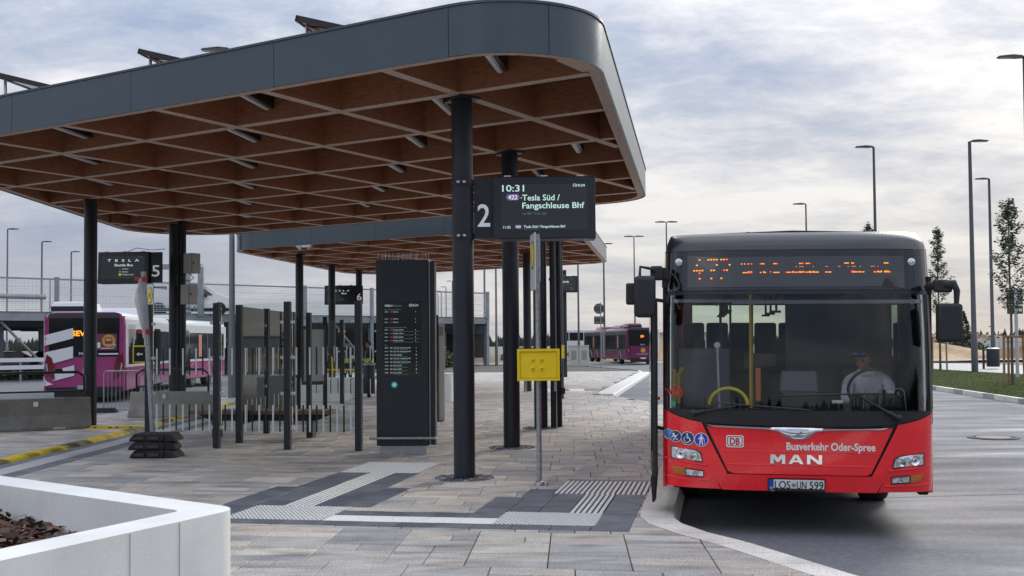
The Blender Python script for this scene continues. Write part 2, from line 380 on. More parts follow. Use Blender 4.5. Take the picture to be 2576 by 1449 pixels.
def subtract(pieces, quad):
    resl = []
    for p in pieces:
        cur = p
        for i in range(4):
            a, c = quad[i], quad[(i + 1) % 4]; nx, ny = (c[1] - a[1]), -(c[0] - a[0])   # outward for CCW quad
            o = clip(cur, a[0], a[1], -nx, -ny)
            if area(o) > .0015: resl.append(o)
            cur = clip(cur, a[0], a[1], nx, ny)
            if area(cur) < .002: break
    return resl
UR = Vector((math.cos(R(11)), -math.sin(R(11)))); UJ = Vector((math.sin(R(3.1)), math.cos(R(3.1))))
tiles = []
random.seed(11)
BND = KL[1:] + KL2[:3]
def bclips(p):
    ys = [v[1] for v in p]; y0, y1 = min(ys), max(ys); xm = max(v[0] for v in p); res = []
    near = [sg for sg in zip(BND, BND[1:]) if sg[0][1] < y1 and sg[1][1] > y0]
    if not near: return [p]
    if all(xm < min(a[0], c[0]) for a, c in near): return [p]
    for a, c in near:
        q = clip(p, 0, a[1], 0, -1); q = clip(q, 0, c[1], 0, 1) if len(q) > 2 else []
        if len(q) > 2: q = clip(q, a[0], a[1], (c[1] - a[1]), -(c[0] - a[0]))
        if area(q) > .0015: res.append(q)
    return res
RH, CW = .52, .64
for i in range(10, 150):
    org = UJ * (i * RH) + UR * (random.choice((0, .21, .32, .43)))
    for j in range(-34, 26):
        o = org + UR * (j * CW)
        if not (6.2 < o.y < 64 and -12.3 < o.x < 8): continue
        if abs(o.x - .07 * o.y) > .50 * o.y + 2.5: continue
        k = random.random()
        if k < .24: sub = [(0, 0, 1, .5), (0, .5, 1, 1)]
        elif k < .52: sub = [(0, 0, 1, 1)]
        elif k < .65: sub = [(0, 0, .66, .5), (.66, 0, 1, .5), (0, .5, 1, 1)]
        elif k < .8: sub = [(0, 0, 1, .5), (0, .5, .34, 1), (.34, .5, 1, 1)]
        elif k < .9: sub = [(0, 0, .5, 1), (.5, 0, 1, .5), (.5, .5, 1, 1)]
        else: sub = [(0, 0, .5, .5), (.5, 0, 1, .5), (0, .5, 1, 1)]
        g = .009
        for x0, y0, x1, y1 in sub:
            q = [o + UR * (a * CW + da) + UJ * (c * RH + dc) for a, c, da, dc in ((x0, y0, g / 2, g / 2), (x1, y0, -g / 2, g / 2), (x1, y1, -g / 2, -g / 2), (x0, y1, g / 2, -g / 2))]
            q = [tuple(v) for v in q]; cen = (sum(v[0] for v in q) / 4, sum(v[1] for v in q) / 4)
            qs = bclips(q)
            if not qs: continue
            if cen[1] > 28 and not inside(cen, PLAT): continue
            if cen[0] < -9 and not inside(cen, PLAT): continue
            ps = qs
            for z in zones:
                if abs(z[0][0] - cen[0]) < 4 or z is zones[-1]: ps = subtract(ps, z)
            near = cen[1]
            for p in ps:
                if area(p) > .002: tiles.append((near, p, random.choices((0, 1, 2, 3), (40, 27, 20, 13))[0]))
def tile_mesh(bm, p, h, m, z=-.02):
    n = len(p); cx_, cy_ = sum(a for a, _ in p) / n, sum(c for _, c in p) / n
    vs = [(x, y, z) for x, y in p] + [(x, y, h - .004) for x, y in p] + [(x + (cx_ - x) * .012, y + (cy_ - y) * .012, h) for x, y in p]
    fs = [(i, (i + 1) % n, n + (i + 1) % n, n + i) for i in range(n)] + [(n + i, n + (i + 1) % n, 2 * n + (i + 1) % n, 2 * n + i) for i in range(n)] + [tuple(range(2 * n, 3 * n))]
    bm.add(vs, fs, m)
tiles.sort(key=lambda t: t[0])
vis = [t for t in tiles if t[0] > 7.6 and not (t[0] < 9.5 and t[1][0][0] < -1.9)]
single = set(id(t) for t in vis[:300])
rest = MB()
for t in tiles:
    h = random.uniform(-.0015, .0015)
    if id(t) in single:
        q = MB(); tile_mesh(q, t[1], h, 0); q.build('paving_stone', M_tile[t[2]], pav)
    else: tile_mesh(rest, t[1], h, t[2])
struct(rest.build('paving_stones', M_tile, pav), 'stuff')
# dark stones, guidance plates
def rectgrid(x0, y0, x1, y1, s):
    nx, ny = max(1, round((x1 - x0) / s)), max(1, round((y1 - y0) / s))
    for i in range(nx):
        for j in range(ny):
            yield x0 + (x1 - x0) * i / nx, y0 + (y1 - y0) * j / ny, x0 + (x1 - x0) * (i + 1) / nx, y0 + (y1 - y0) * (j + 1) / ny
def quadLW(a, c, e, f, g=.003): return [LW(a + g, c + g), LW(e - g, c + g), LW(e - g, f - g), LW(a + g, f - g)]
for r4 in DARK:
    for a, c, e, f in rectgrid(*r4, .36):
        for p in bclips(quadLW(a, c, e, f)):
            q = MB(); tile_mesh(q, p, random.uniform(-.001, .001), 0); q.build('dark_stone', random.choice(M_dark), pav)
for r4 in WHITE:
    for a, c, e, f in rectgrid(*r4, .34):
        q = MB(); tile_mesh(q, quadLW(a, c, e, f), .001, 0); q.build('white_stone', M_tact, pav)
M_tdark = mat('tactile_groove', (.07, .07, .07), .7, speck=.3, ss=90)
for kind, fields in (('stud', STUD), ('rib', RIB)):
    for fi, r4 in enumerate(fields):
        for a, c, e, f in rectgrid(*r4, .34):
            q = MB(); tile_mesh(q, quadLW(a, c, e, f), -.002, 0)
            if kind == 'rib':
                n = 6
                for k in range(n):
                    xa = a + (e - a) * (k + .22) / n; xb = a + (e - a) * (k + .80) / n
                    tile_mesh(q, quadLW(xa, c + .004, xb, f - .004, 0), .004, 1, -.003)
            else:
                n = 8
                for k in range(n):
                    for l in range(n):
                        xc = a + (e - a) * (k + .5 + .25 * (1 if l % 2 else -1)) / n; yc = c + (f - c) * (l + .5) / n; dx, dy = (e - a) / n * .36, (f - c) / n * .30
                        q.add([(*LW(xc - dx, yc), .005), (*LW(xc, yc - dy), .005), (*LW(xc + dx, yc), .005), (*LW(xc, yc + dy), .005), (*LW(xc - dx * 1.2, yc), -.003), (*LW(xc, yc - dy * 1.2), -.003), (*LW(xc + dx * 1.2, yc), -.003), (*LW(xc, yc + dy * 1.2), -.003)],
                              [(0, 1, 2, 3), (4, 5, 1, 0), (5, 6, 2, 1), (6, 7, 3, 2), (7, 4, 0, 3)], 1)
            q.build('tactile_plate', [M_tdark, M_tact], pav)
for x0, x1, m in ((-7.37, -7.10, M_dark), (-7.10, -6.74, [mat('stone_white', (.50, .495, .49), .5, var=.1, vs=2, speck=.12, stain=(.3, 1, .5, .7))]), (-6.74, -6.45, M_dark)):
    for k in range(0, 60):
        y = 12 + k * .5
        q = MB(); tile_mesh(q, [(x0 - .1 * k / 60 + .003, y), (x1 - .1 * k / 60 - .003, y), (x1 - .1 * k / 60 - .003, y + .495), (x0 - .1 * k / 60 + .003, y + .495)], 0, 0); q.build('guide_stone', random.choice(m), pav)
# a second crossing guidance line far up the platform
b = MB(); b.bb(-9.3, 3.1, 38.1, 38.45, -.01, .004); b.build('guide_line', M_tact, pav)
for k in range(4):
    q = MB(); q.bb(.9 + k * .55, 1.42 + k * .55, 38.6, 40.2, -.01, .005); q.build('dark_stone' if k % 2 else 'white_stone', M_dark[0] if k % 2 else M_tact, pav)

# ------------------------------------------------------------------ canopies
BD = Vector((-math.cos(R(31.5)), math.sin(R(31.5)))); AD = Vector((math.sin(R(31.5)), math.cos(R(31.5))))
def rounded(corners):
    out_ = []; marks = []
    n = len(corners)
    for i in range(n):
        p = Vector(corners[i][:2]); r = corners[i][2]; a = Vector(corners[i - 1][:2]); c = Vector(corners[(i + 1) % n][:2])
        u, v = (a - p).normalized(), (c - p).normalized(); th = math.acos(u.dot(v)); t = r / math.tan(th / 2)
        p0, p1 = p + u * t, p + v * t; cen = p + (u + v).normalized() * (r / math.sin(th / 2))
        a0 = p0 - cen; a1 = p1 - cen; ang = math.atan2(a0.x * a1.y - a0.y * a1.x, a0.dot(a1)); k = 14
        for j in range(k + 1):
            q = ang * j / k; out_.append((cen.x + a0.x * math.cos(q) - a0.y * math.sin(q), cen.y + a0.x * math.sin(q) + a0.y * math.cos(q)))
        marks.append((len(out_) - k - 1, len(out_) - k // 2 - 1, len(out_) - 1))
    return out_, marks
def inset(poly, d):
    n = len(poly); res = []
    for i in range(n):
        a, p, c = Vector(poly[i - 1]), Vector(poly[i]), Vector(poly[(i + 1) % n])
        t = ((p - a).normalized() + (c - p).normalized()).normalized(); res.append((p.x - t.y * d, p.y + t.x * d))
    return res
def ray_clip(poly, o, dr):
    ts = []
    n = len(poly)
    for i in range(n):
        a, c = Vector(poly[i]), Vector(poly[(i + 1) % n]); e = c - a; den = dr.x * e.y - dr.y * e.x
        if abs(den) < 1e-9: continue
        t = ((a.x - o.x) * e.y - (a.y - o.y) * e.x) / den; s_ = ((a.x - o.x) * dr.y - (a.y - o.y) * dr.x) / den
        if 0 <= s_ < 1: ts.append(t)
    ts.sort(); return ts
ZC = 4.77
def canopy(label, corners, acoords, bcoords, cols, off=(0, 0), seams=2.7, step_top=.525):
    root = thing('bus_shelter_canopy', label, 'canopy', (0, 0, 0), group='timber canopies over the bus platforms')
    poly, marks = rounded(corners)
    n = len(poly); H1 = ZC + step_top
    # split the outline into fascia panels
    per = []
    i0 = marks[0][0]
    idx = [(i0 + k) % n for k in range(n)] + [i0]
    pts = [Vector(poly[k]) for k in idx]
    brk = {0}
    for (a, m_, c) in marks:
        for q in (a, m_, c): brk.add(idx.index(q))
    bl = sorted(brk) + [len(pts) - 1]
    segs = []
    for a, c in zip(bl, bl[1:]):
        if c <= a: continue
        run = pts[a:c + 1]
        if len(run) == 2:
            Ln = (run[1] - run[0]).length; k = max(1, round(Ln / seams))
            for j in range(k): segs.append([run[0].lerp(run[1], j / k), run[0].lerp(run[1], (j + 1) / k)])
        else: segs.append(run)
    for run in segs:
        run = [tuple(p) for p in run]
        a, c = Vector(run[0]), Vector(run[1]); run[0] = tuple(a + (c - a).normalized() * .004)
        a, c = Vector(run[-1]), Vector(run[-2]); run[-1] = tuple(a + (c - a).normalized() * .004)
        inn = offset_line(run, -.03); bb = MB(); k = len(run)
        vs = [(x, y, ZC - .012) for x, y in run] + [(x, y, H1) for x, y in run] + [(x, y, ZC - .012) for x, y in inn] + [(x, y, H1) for x, y in inn]
        fs = []
        for j in range(k - 1):
            fs += [(j, j + 1, k + j + 1, k + j), (2 * k + j + 1, 2 * k + j, 3 * k + j, 3 * k + j + 1), (k + j, k + j + 1, 3 * k + j + 1, 3 * k + j), (j + 1, j, 2 * k + j, 2 * k + j + 1)]
        fs += [(0, k, 3 * k, 2 * k), (k - 1, 3 * k - 1, 4 * k - 1, 2 * k - 1)]
        bb.add(vs, fs); bb.build('fascia_panel', M_fascia, root, smooth=30)
    # coping, edge beam, roof sheet
    in1, in2 = inset(poly, .034), inset(poly, .17)
    def ring(p, q, z0, z1, name, m):
        bb = MB(); k = len(p); vs = [(x, y, z0) for x, y in p] + [(x, y, z0) for x, y in q] + [(x, y, z1) for x, y in p] + [(x, y, z1) for x, y in q]
        fs = []
        for j in range(k):
            l = (j + 1) % k; fs += [(l, j, k + j, k + l), (k + j, 3 * k + j, 3 * k + l, k + l), (2 * k + j, 2 * k + l, 3 * k + l, 3 * k + j), (j, l, 2 * k + l, 2 * k + j)]
        mats = m if isinstance(m, list) else [m]; bb.add(vs, fs)
        bb.m = [0 if q % 4 == 0 else 1 for q in range(len(bb.f))] if len(mats) > 1 else bb.m
        return bb.build(name, mats, root, smooth=30)
    ring(in1, in2, ZC, ZC + .45, 'edge_beam', [M_wood_s, M_wood])
    ring(inset(poly, -.015), inset(poly, .06), H1 + .002, H1 + .03, 'coping', M_fascia)
    bb = MB(); bb.prism(inset(poly, .035), ZC + .452, ZC + .50); bb.build('roof_panel', M_deckply, root)
    def beam(o, dr, name, bw, z0):
        ts = ray_clip(in2, o, dr)
        if len(ts) < 2: return
        a, c = o + dr * ts[0], o + dr * ts[-1]; L = (c - a).length
        if L < .3: return
        bb = MB(); ang = math.atan2(dr.y, dr.x); mid = (a + c) / 2; zt = ZC + .45
        bb.box((mid.x, mid.y, (z0 + zt) / 2), (L, bw, zt - z0), rz=ang)
        bb.m = [1, 0, 0, 0, 0, 0]
        bb.build(name, [M_wood, M_wood_s], root)
    for A in acoords: beam(AD * A, BD, 'timber_beam', .15, ZC + .010)
    for B in bcoords: beam(BD * B, AD, 'timber_beam', .15, ZC + .006)
    for x, y in cols:
        bb = MB(); r = .134
        bb.tube((x, y, 0), (x, y, ZC - .04), r, 28); bb.build('column', M_steel, root, smooth=40)
        bb = MB(); bb.box((x, y, ZC - .02), (.44, .30, .03), rz=R(-58)); bb.build('column_head_plate', M_steel, root)
        bb = MB(); bb.tube((x, y, 0), (x, y, .012), r + .02, 24); bb.build('base_collar', M_steel, root, smooth=40)
        if y < 30:
            bb = MB()
            for ring_, (rr, n_) in enumerate(((.20, 18), (.27, 24), (.34, 30))):
                for q in range(n_):
                    a = 6.2832 * (q + random.uniform(-.15, .15)) / n_; bb.box((x + rr * math.cos(a), y + rr * math.sin(a), .004 + random.uniform(-.003, .004)), (.055, .05, .022), rz=a + random.uniform(-.2, .2), m=random.randrange(3), taper=.8)
            struct(bb.build('base_cobbles', [M_dark[0], M_dark[1], M_tile[2]], root), 'stuff')
    return root
gridA = [9.75 + .02]
nearC = [(.80, 10.96, 1.15), (2.98, 24.2, 1.4), (-10.4, 32.4, 1.8), (-9.85, 17.5, 1.2)]
Acs = [11.38, 13.24, 15.2, 17.12, 19.05, 20.95]
Bcs = [3.9, 5.83, 7.74, 9.62, 11.53, 13.42, 15.38, 17.3, 19.25, 21.15, 23.1, 25.0]
can1 = canopy('near timber canopy with slate grey fascia standing over platform sign 2', nearC, Acs, Bcs,
              [(-.61, 13.95), (-.02, 17.95), (-8.87, 23.4), (-8.56, 28.2), (.55, 21.95)])
farC = [(1.72, 29.27, 1.15), (3.75, 43.3, 1.4), (-6.9, 50.4, 1.8), (-9.20, 35.96, 1.6)]
A2 = [a + 16.05 for a in Acs] + [38.1]
B2 = [14.4 + 1.925 * k for k in range(12)]
can2 = canopy('far timber canopy with slate grey fascia, seen beyond the info pillar', farC, A2, B2,
              [(-7.25, 37.95), (-6.93, 42.8), (-6.38, 46.4), (.52, 38.5), (1.4, 33.4)])
# downpipes by the columns
for x, y, r, l in ((.93, 22.25, .055, 'slim dark downpipe standing behind the yellow box'), (.80, 21.9, .06, 'dark downpipe strapped beside the third near column'), (-8.38, 28.25, .10, 'dark downpipe strapped to the column carrying sign 5')):
    b = MB(); b.tube((x, y, 0), (x, y, ZC + .1), r, 14); b.tube((x, y, 1.0), (x, y, 1.06), r + .02, 14); b.tube((x, y, 2.9), (x, y, 2.95), r + .015, 14)
    if r < .06: b.lathe([(.0, -.05), (.07, -.04), (.07, .04), (.0, .05)], 12, M=Matrix.Translation((x + .07, y, .72)) @ Matrix.Rotation(R(90), 4, 'Y'))
    tag(b.build('downpipe', M_steel, smooth=40), l, 'downpipe')
# ceiling lights in alternate cells
LT = thing('ceiling_light', 'slim ceiling light tube with dark fin under the canopy', 'ceiling light', (0, 0, 0), group='tube lights under the near canopy')
b = MB(); b.bb(-.045, .045, -.65, .65, -.04, .03); b.build('housing', M_alu, LT, bevel=.006)
b = MB(); b.bb(-.025, .025, -.63, .63, -.052, -.04); b.build('diffuser', mat('light_diffuser', (.72, .73, .72), .4), LT)
b = MB(); b.bb(.05, .09, -.66, .66, -.03, .22); b.build('mounting_fin', M_black, LT)
first = True; poly1, _ = rounded(nearC); pin = inset(poly1, .7); ordn = ['first', 'second', 'third', 'fourth', 'fifth', 'sixth', 'seventh', 'eighth', 'ninth', 'tenth', 'eleventh', 'twelfth']
rows = [(10.65, 0), (12.35, 1), (14.25, 0), (16.2, 1), (18.1, 0), (20.0, 1)]
for ri, (a, ph) in enumerate(rows):
    k = 0
    for bi in range(11):
        if bi % 2 != (ri + 1) % 2: continue
        bc = (Bcs[bi] + Bcs[bi + 1]) / 2; p = AD * a + BD * bc
        if not inside(tuple(p), pin): continue
        lab = 'tube light in bay row %s from the front edge, %s light from the right' % (ordn[ri], ordn[k]); k += 1
        if first: LT.location = (p.x, p.y, ZC + .2); LT.rotation_euler = (0, 0, R(-9.4)); LT['label'] = lab; first = False
        else: dup(LT, (p.x, p.y, ZC + .2), R(-9.4), lab)
# solar panels on the roof, tilted
def solar(loc, label, rz):
    t = thing('solar_panel', label, 'solar panel', loc, rz, 'solar panels on the canopy roof')
    M = Matrix.Rotation(R(15), 4, 'Y')
    b = MB(); b.box((0, 0, .16), (1.05, 1.6, .05), M=M); b.build('panel', M_scr, t)
    b = MB()
    for y in (-.81, .81): b.box((0, y, .16), (1.09, .03, .07), M=M)
    for x in (-.535, .535): b.box((x, 0, .16), (.03, 1.65, .07), M=M)
    b.build('frame', M_black, t)
    b = MB(); b.box((-.55, -.7, .17), (.07, .12, .07), M=M); b.build('end_clamp', M_alu, t)
    for y in (-.6, .6):
        b = MB(); b.tube((-.42, y, -.10), (-.43, y, .27), .022, 6); b.tube((-.43, y, .25), (.3, y, -.03), .018, 6); b.build('support', M_alu, t)
solar((-6.87, 16.7, 5.35), 'tilted solar panel near the left end of the canopy roof edge', R(-10))
solar((-4.37, 15.55, 5.35), 'tilted solar panel on roof, middle one of three', R(-10))
solar((-1.97, 14.1, 5.35), 'tilted solar panel on roof, nearest the rounded corner', R(-10))
b = MB(); b.tube((-7.72, 16.75, 5.27), (-7.72, 16.75, 5.36), .012, 6); b.path([(-7.72 + .035 * math.cos(q * .7), 16.75, 5.39 + .035 * math.sin(q * .7)) for q in range(9)], .009, 6, closed=True)
tag(b.build('lifting_eye', M_galv, smooth=60), 'steel lifting eye on the far left of the roof edge', 'eye bolt')
# gravel and sedum edge on far roof
b = MB(); random.seed(5)
for k in range(900):
    t = random.random(); p = Vector((-6.5, 34.2)).lerp(Vector((1.2, 29.6)), t) + AD * random.uniform(.1, .8); s_ = random.uniform(.02, .06)
    b.box((p.x, p.y, ZC + .53 + s_ * .3), (s_, s_, s_ * random.uniform(.5, 1.5)), rz=random.random() * 3, rx=random.random(), m=random.randint(0, 1))
tag(struct(b.build('roof_gravel', [mat('roof_stone', (.3, .29, .26), .9), mat('roof_sedum', (.12, .12, .07), .9)]), 'stuff'), 'gravel and sedum along the far canopy roof edge', 'gravel')
# CCTV bracket on far canopy
b = MB(); b.box((-6.35, 34.05, 4.70), (.55, .1, .06), rz=R(-31)); b.box((-6.5, 34.1, 4.66), (.08, .14, .12)); b.box((-6.2, 33.95, 4.66), (.06, .1, .1))
tag(b.build('cable_bracket', M_alu), 'loose aluminium bracket under the far canopy fascia', 'bracket')

# ------------------------------------------------------------------ the red city bus
bus = thing('city_bus', 'red city bus with black windscreen surround, standing at the kerb with its front door open', 'bus', (2.65, 10.4, ZR), R(-9.3))
bus.rotation_euler = (0, R(.65), R(-9.3))
W2, DC, NX = 1.25, .42, 3.2
def y0z(z):
    pts = [(.40, .06), (.60, .02), (1.0, .0), (1.2, .0), (1.7, .035), (2.3, .10), (2.7, .17), (2.80, .23), (2.90, .42)]
    if z <= pts[0][0]: return pts[0][1]
    for (a, b_), (c, d_) in zip(pts, pts[1:]):
        if z <= c: return b_ + (d_ - b_) * (z - a) / (c - a)
    return pts[-1][1]
def wz(z): return W2 - max(0, z - 2.0) * .02 - max(0, z - 2.76) * .30
def S(x, z, off=0.):
    w_ = wz(z)
    def f(x, z):
        q = min(abs(x) / wz(z), .9995); return DC * (1 - (1 - q ** NX) ** (1 / NX)) + y0z(z)
    y = f(x, z)
    if off:
        e = .004; gx = (f(x + e, z) - f(x - e, z)) / (2 * e); gz = (f(x, z + e) - f(x, z - e)) / (2 * e)
        n = Vector((gx, -1, gz)).normalized(); return (x + n.x * off, y + n.y * off, z + n.z * off)
    return (x, y, z)
def patch(name, zlo, zhi, x0, x1, m, off=0., nx=28, nz=6, parent=bus, thick=.02, smooth=40):
    b = MB(); xs = []
    flo = zlo if callable(zlo) else (lambda x: zlo); fhi = zhi if callable(zhi) else (lambda x: zhi)
    t0, t1 = [math.copysign(math.asin(min(1, abs(x) / W2) ** (NX / 2)), x) for x in (x0, x1)]
    full0, full1 = abs(x0) > 1.24, abs(x1) > 1.24
    N_ = nx
    vs = []
    for i in range(N_ + 1):
        t = t0 + (t1 - t0) * i / N_; xr = math.copysign(abs(math.sin(t)) ** (2 / NX), t)
        for j in range(nz + 1):
            zl, zh = flo(xr * W2), fhi(xr * W2); z = zl + (zh - zl) * j / nz; xx = xr * wz(z) * .9995
            vs.append(S(xx, z, off))
    k = len(vs); vs += [(x, y + thick, z) for x, y, z in vs]
    q = nz + 1; fs = []
    for i in range(N_):
        for j in range(nz):
            a = i * q + j; fs.append((a, a + q, a + q + 1, a + 1)); fs.append((k + a, k + a + 1, k + a + q + 1, k + a + q))
        a = i * q; fs.append((a, k + a, k + a + q, a + q)); a = i * q + nz; fs.append((a, a + q, k + a + q, k + a))
    for j in range(nz):
        fs.append((j, j + 1, k + j + 1, k + j)); a = N_ * q + j; fs.append((a, k + a, k + a + 1, a + 1))
    b.add(vs, fs); return b.build(name, m, parent, smooth=smooth)
def mask_lo(x): return 1.045 + .135 * (abs(x) / 1.25) ** 5
seamx = lambda z: .852 - (1.03 - z) * .47 if z > .6 else .78 - (.60 - z) * .42
fl = lambda x: (1.037 + .135 * (abs(x) / 1.25) ** 5)
# red fascia: centre flap, two corner pieces, lower bumper
def poly_patch(name, outline, m, off=.0, parent=bus, thick=.012, sub=.12, bevel=0):
    # outline in (x, z), filled by scanline strips so that it follows the curved front
    b = MB(); pts = outline; zs0 = min(p[1] for p in pts); zs1 = max(p[1] for p in pts)
    zs = sorted(set([p[1] for p in pts] + [zs0 + (zs1 - zs0) * i / max(1, int((zs1 - zs0) / sub)) for i in range(int((zs1 - zs0) / sub) + 1)]))
    xs0, xs1 = min(p[0] for p in pts), max(p[0] for p in pts)
    def span(z):
        X = []
        n = len(pts)
        for i in range(n):
            (xa, za), (xb, zb) = pts[i], pts[(i + 1) % n]
            if abs(za - zb) < 1e-9: continue
            if min(za, zb) - 1e-9 <= z <= max(za, zb) + 1e-9: X.append(xa + (xb - xa) * (z - za) / (zb - za))
        return (min(X), max(X)) if X else None
    nx = max(2, int((xs1 - xs0) / .06)); rows_ = []
    for zi, z in enumerate(zs):
        zz_ = min(max(z, zs0 + 1e-6), zs1 - 1e-6); sp = span(zz_)
        rows_.append([S(sp[0] + (sp[1] - sp[0]) * i / nx, z, off) for i in range(nx + 1)])
    vs = [p for r_ in rows_ for p in r_]; k = len(vs); vs += [(x, y + thick, z) for x, y, z in vs]; q = nx + 1; fs = []; nr = len(rows_)
    for i in range(nr - 1):
        for j in range(nx): a = i * q + j; fs += [(a, a + 1, a + q + 1, a + q), (k + a, k + a + q, k + a + q + 1, k + a + 1)]
        a = i * q; fs.append((a, a + q, k + a + q, k + a)); a = i * q + nx; fs.append((a, k + a, k + a + q, a + q))
    for j in range(nx): fs.append((j, k + j, k + j + 1, j + 1)); a = (nr - 1) * q + j; fs.append((a, a + 1, k + a + 1, k + a))
    b.add(vs, fs); return b.build(name, m, parent, smooth=40)
M_redf = M_red
for sgn in (-1, 1):
    # corner panel, rows from the bumper edge up to the black mask
    vs = []; nz, nx = 16, 16
    for j in range(nz + 1):
        for i in range(nx + 1):
            zb = .435 + (fl(1.1) - .435) * j / nz; xi = seamx(zb) + .006
            t0, t1 = math.asin((xi / W2) ** (NX / 2)), math.pi / 2; t = t0 + (t1 - t0) * i / nx; xr = math.sin(t) ** (2 / NX) * W2 * .9995
            z = .435 + (fl(xr) - .435) * j / nz
            p = S(xr, z); vs.append((p[0] * sgn, p[1], p[2]))
    b = MB(); q = nx + 1; fs = [((a, a + 1, a + q + 1, a + q) if sgn > 0 else (a, a + q, a + q + 1, a + 1)) for j in range(nz) for a in range(j * q, j * q + nx)]
    b.add(vs, fs); b.build('corner_panel', M_red, bus, smooth=50)
xs_ = lambda z: seamx(z) - .006
cen = [(-xs_(1.028), 1.028), (-xs_(.612), .612), (-.60, .59), (.60, .59), (xs_(.612), .612), (xs_(1.028), 1.028)]
poly_patch('front_flap', cen, M_red, off=.004)
bmp = [(-xs_(.58) - .02, .582), (-xs_(.43), .43), (xs_(.43), .43), (xs_(.58) + .02, .582)]
poly_patch('bumper', bmp, M_red, off=.004)
# pressed creases on the flap
for z, xw in ((.80, .70), (.675, .66)):
    b = MB(); b.path([S(-xw + 2 * xw * i / 20, z - .02 * (1 - abs(i / 10 - 1)) * 0, .004) for i in range(21)], .006, 6); b.build('crease', M_red, bus, smooth=60)
# black base behind the panels, so that the seams read dark
patch('front_backing', .44, 1.12, -1.2, 1.2, M_bmask, off=-.02, nx=30, nz=4)
patch('windscreen_surround', mask_lo, lambda x: 1.185, -1.25, 1.25, M_bmask, off=.002, nx=40, nz=3)
patch('windscreen', lambda x: 1.187, lambda x: 2.275, -1.25, 1.25, M_wind, off=.002, nx=44, nz=10, thick=.006)
patch('screen_gap', 2.277, 2.315, -1.25, 1.25, M_bmask, off=-.004, nx=40, nz=1)
patch('destination_mask', 2.317, 2.70, -1.25, 1.25, M_blk, off=.002, nx=40, nz=4)
patch('roof_cap', 2.703, 2.885, -1.25, 1.25, mat('roof_cap_black', (.012, .013, .015), .3, coat=.3), off=.004, nx=40, nz=5)
for sgn in (-1, 1):    # black side frames of the windscreen
    patch('windscreen_pillar', 1.187, 2.275, sgn * 1.25, sgn * 1.205, M_bmask, off=.006, nx=6, nz=6, thick=.01) if sgn < 0 else patch('windscreen_pillar', 1.187, 2.275, 1.205, 1.25, M_bmask, off=.006, nx=6, nz=6, thick=.01)
for sgn in (-1, 1):
    patch('side_edge', 1.19, 2.72, *((-1.25, -1.243) if sgn < 0 else (1.243, 1.25)), M_red, off=.010, nx=3, nz=8, thick=.012)
# display
poly_patch('destination_display', [(-1.02, 2.345), (-1.02, 2.655), (.985, 2.635), (.985, 2.325)], mat('display_face', (.035, .036, .040), .25, coat=.6), off=.008)
dsp = [o for o in bus.children if o.name.startswith('destination_display')][0]
random.seed(21)
b = MB()
def ledrow(x0, x1, z, dens_=.8, s_=.011):
    x = x0
    while x < x1:
        if random.random() < dens_:
            p = S(x, z, .014); b.box(p, (s_, .004, s_ * .8), m=0 if random.random() < .75 else 1)
        x += .0145
def glyph(x0, rows5, pitch=.0215, zt=2.60):
    for r_, row in enumerate(rows5):
        for c_, ch in enumerate(row):
            if ch == '#':
                p = S(x0 + c_ * pitch, zt - r_ * .026, .014); b.box(p, (.016, .004, .011), m=0 if random.random() < .8 else 1)
glyph(-.955, ['..#.', '....', '.#..', '....', '####', '..#.', '....', '..#.'], .026, 2.612)
glyph(-.82, ['####', '....', '...#', '....', '.##.', '....', '....', '.#..'], .026, 2.612)
glyph(-.70, ['###.', '....', '...#', '....', '.##.', '....', '....', '#...'], .026, 2.612)
x = -.51
for wlen in (2, 3, 5, 1, 4, 3):
    for q in range(max(wlen, 1)):
        if wlen:
            if random.random() < .55: ledrow(x, x + .03, 2.562 + .004, .9)
            if random.random() < .7: ledrow(x, x + .036, 2.535, .5, .006)
            if random.random() < .9: ledrow(x, x + .048, 2.478 + .004, .85)
            if random.random() < .6: ledrow(x, x + .04, 2.488, .6)
        x += .062
    x += .052
ledp = b.build('led_text', [M_led, mat('red_led', (1., .06, .02), .5, emit=1.2)], dsp); ledp['kind'] = 'stuff'
for x, z in ((-1.10, 2.598), (1.055, 2.58)):
    b = MB(); p = Vector(S(x, z, .012)); MX = Matrix.Translation(p) @ Matrix.Rotation(R(90), 4, 'X'); b.lathe([(.001, -.002), (.034, .0), (.034, .012), (.026, .016), (.001, .012)], 18, M=MX); b.build('rain_sensor', M_lens, bus, smooth=40)
# chrome wing with lion-free plain shield: centre badge is a small embossed plate
wing = [(-.845, 1.045), (-.78, 1.018), (-.35, 1.005), (-.19, .99), (-.12, .935), (-.06, .913), (.03, .913), (.09, .935), (.15, .985), (.32, 1.0), (.74, 1.01), (.80, 1.035)]
up = [(-.845, 1.047), (-.5, 1.036), (-.2, 1.030), (.0, 1.026), (.2, 1.026), (.5, 1.030), (.80, 1.037)]
b = MB(); n = 60; vs = []
def interp(L, x):
    for (a, c), (d_, e_) in zip(L, L[1:]):
        if x <= d_: return c + (e_ - c) * (x - a) / (d_ - a)
    return L[-1][1]
for i in range(n + 1):
    x = -.845 + 1.645 * i / n; zl, zh = interp(wing, x), interp(up, x)
    for j, o_ in enumerate((.006, .022, .022, .006)): vs.append(S(x, zl + (zh - zl) * (0, .25, .75, 1)[j], o_))
b.add(vs, [(i * 4 + j, i * 4 + 4 + j, i * 4 + 5 + j, i * 4 + 1 + j) for i in range(n) for j in range(3)]); wg = b.build('chrome_strip', M_chrome, bus, smooth=60)
b = MB(); sh = [(-.105, 1.012), (.085, 1.012), (.06, .95), (.03, .93), (-.05, .93), (-.08, .95)]
b.path([S(x, z, .024) for x, z in sh], .004, 6, closed=True); b.build('shield_rim', M_chrome, wg, smooth=60)
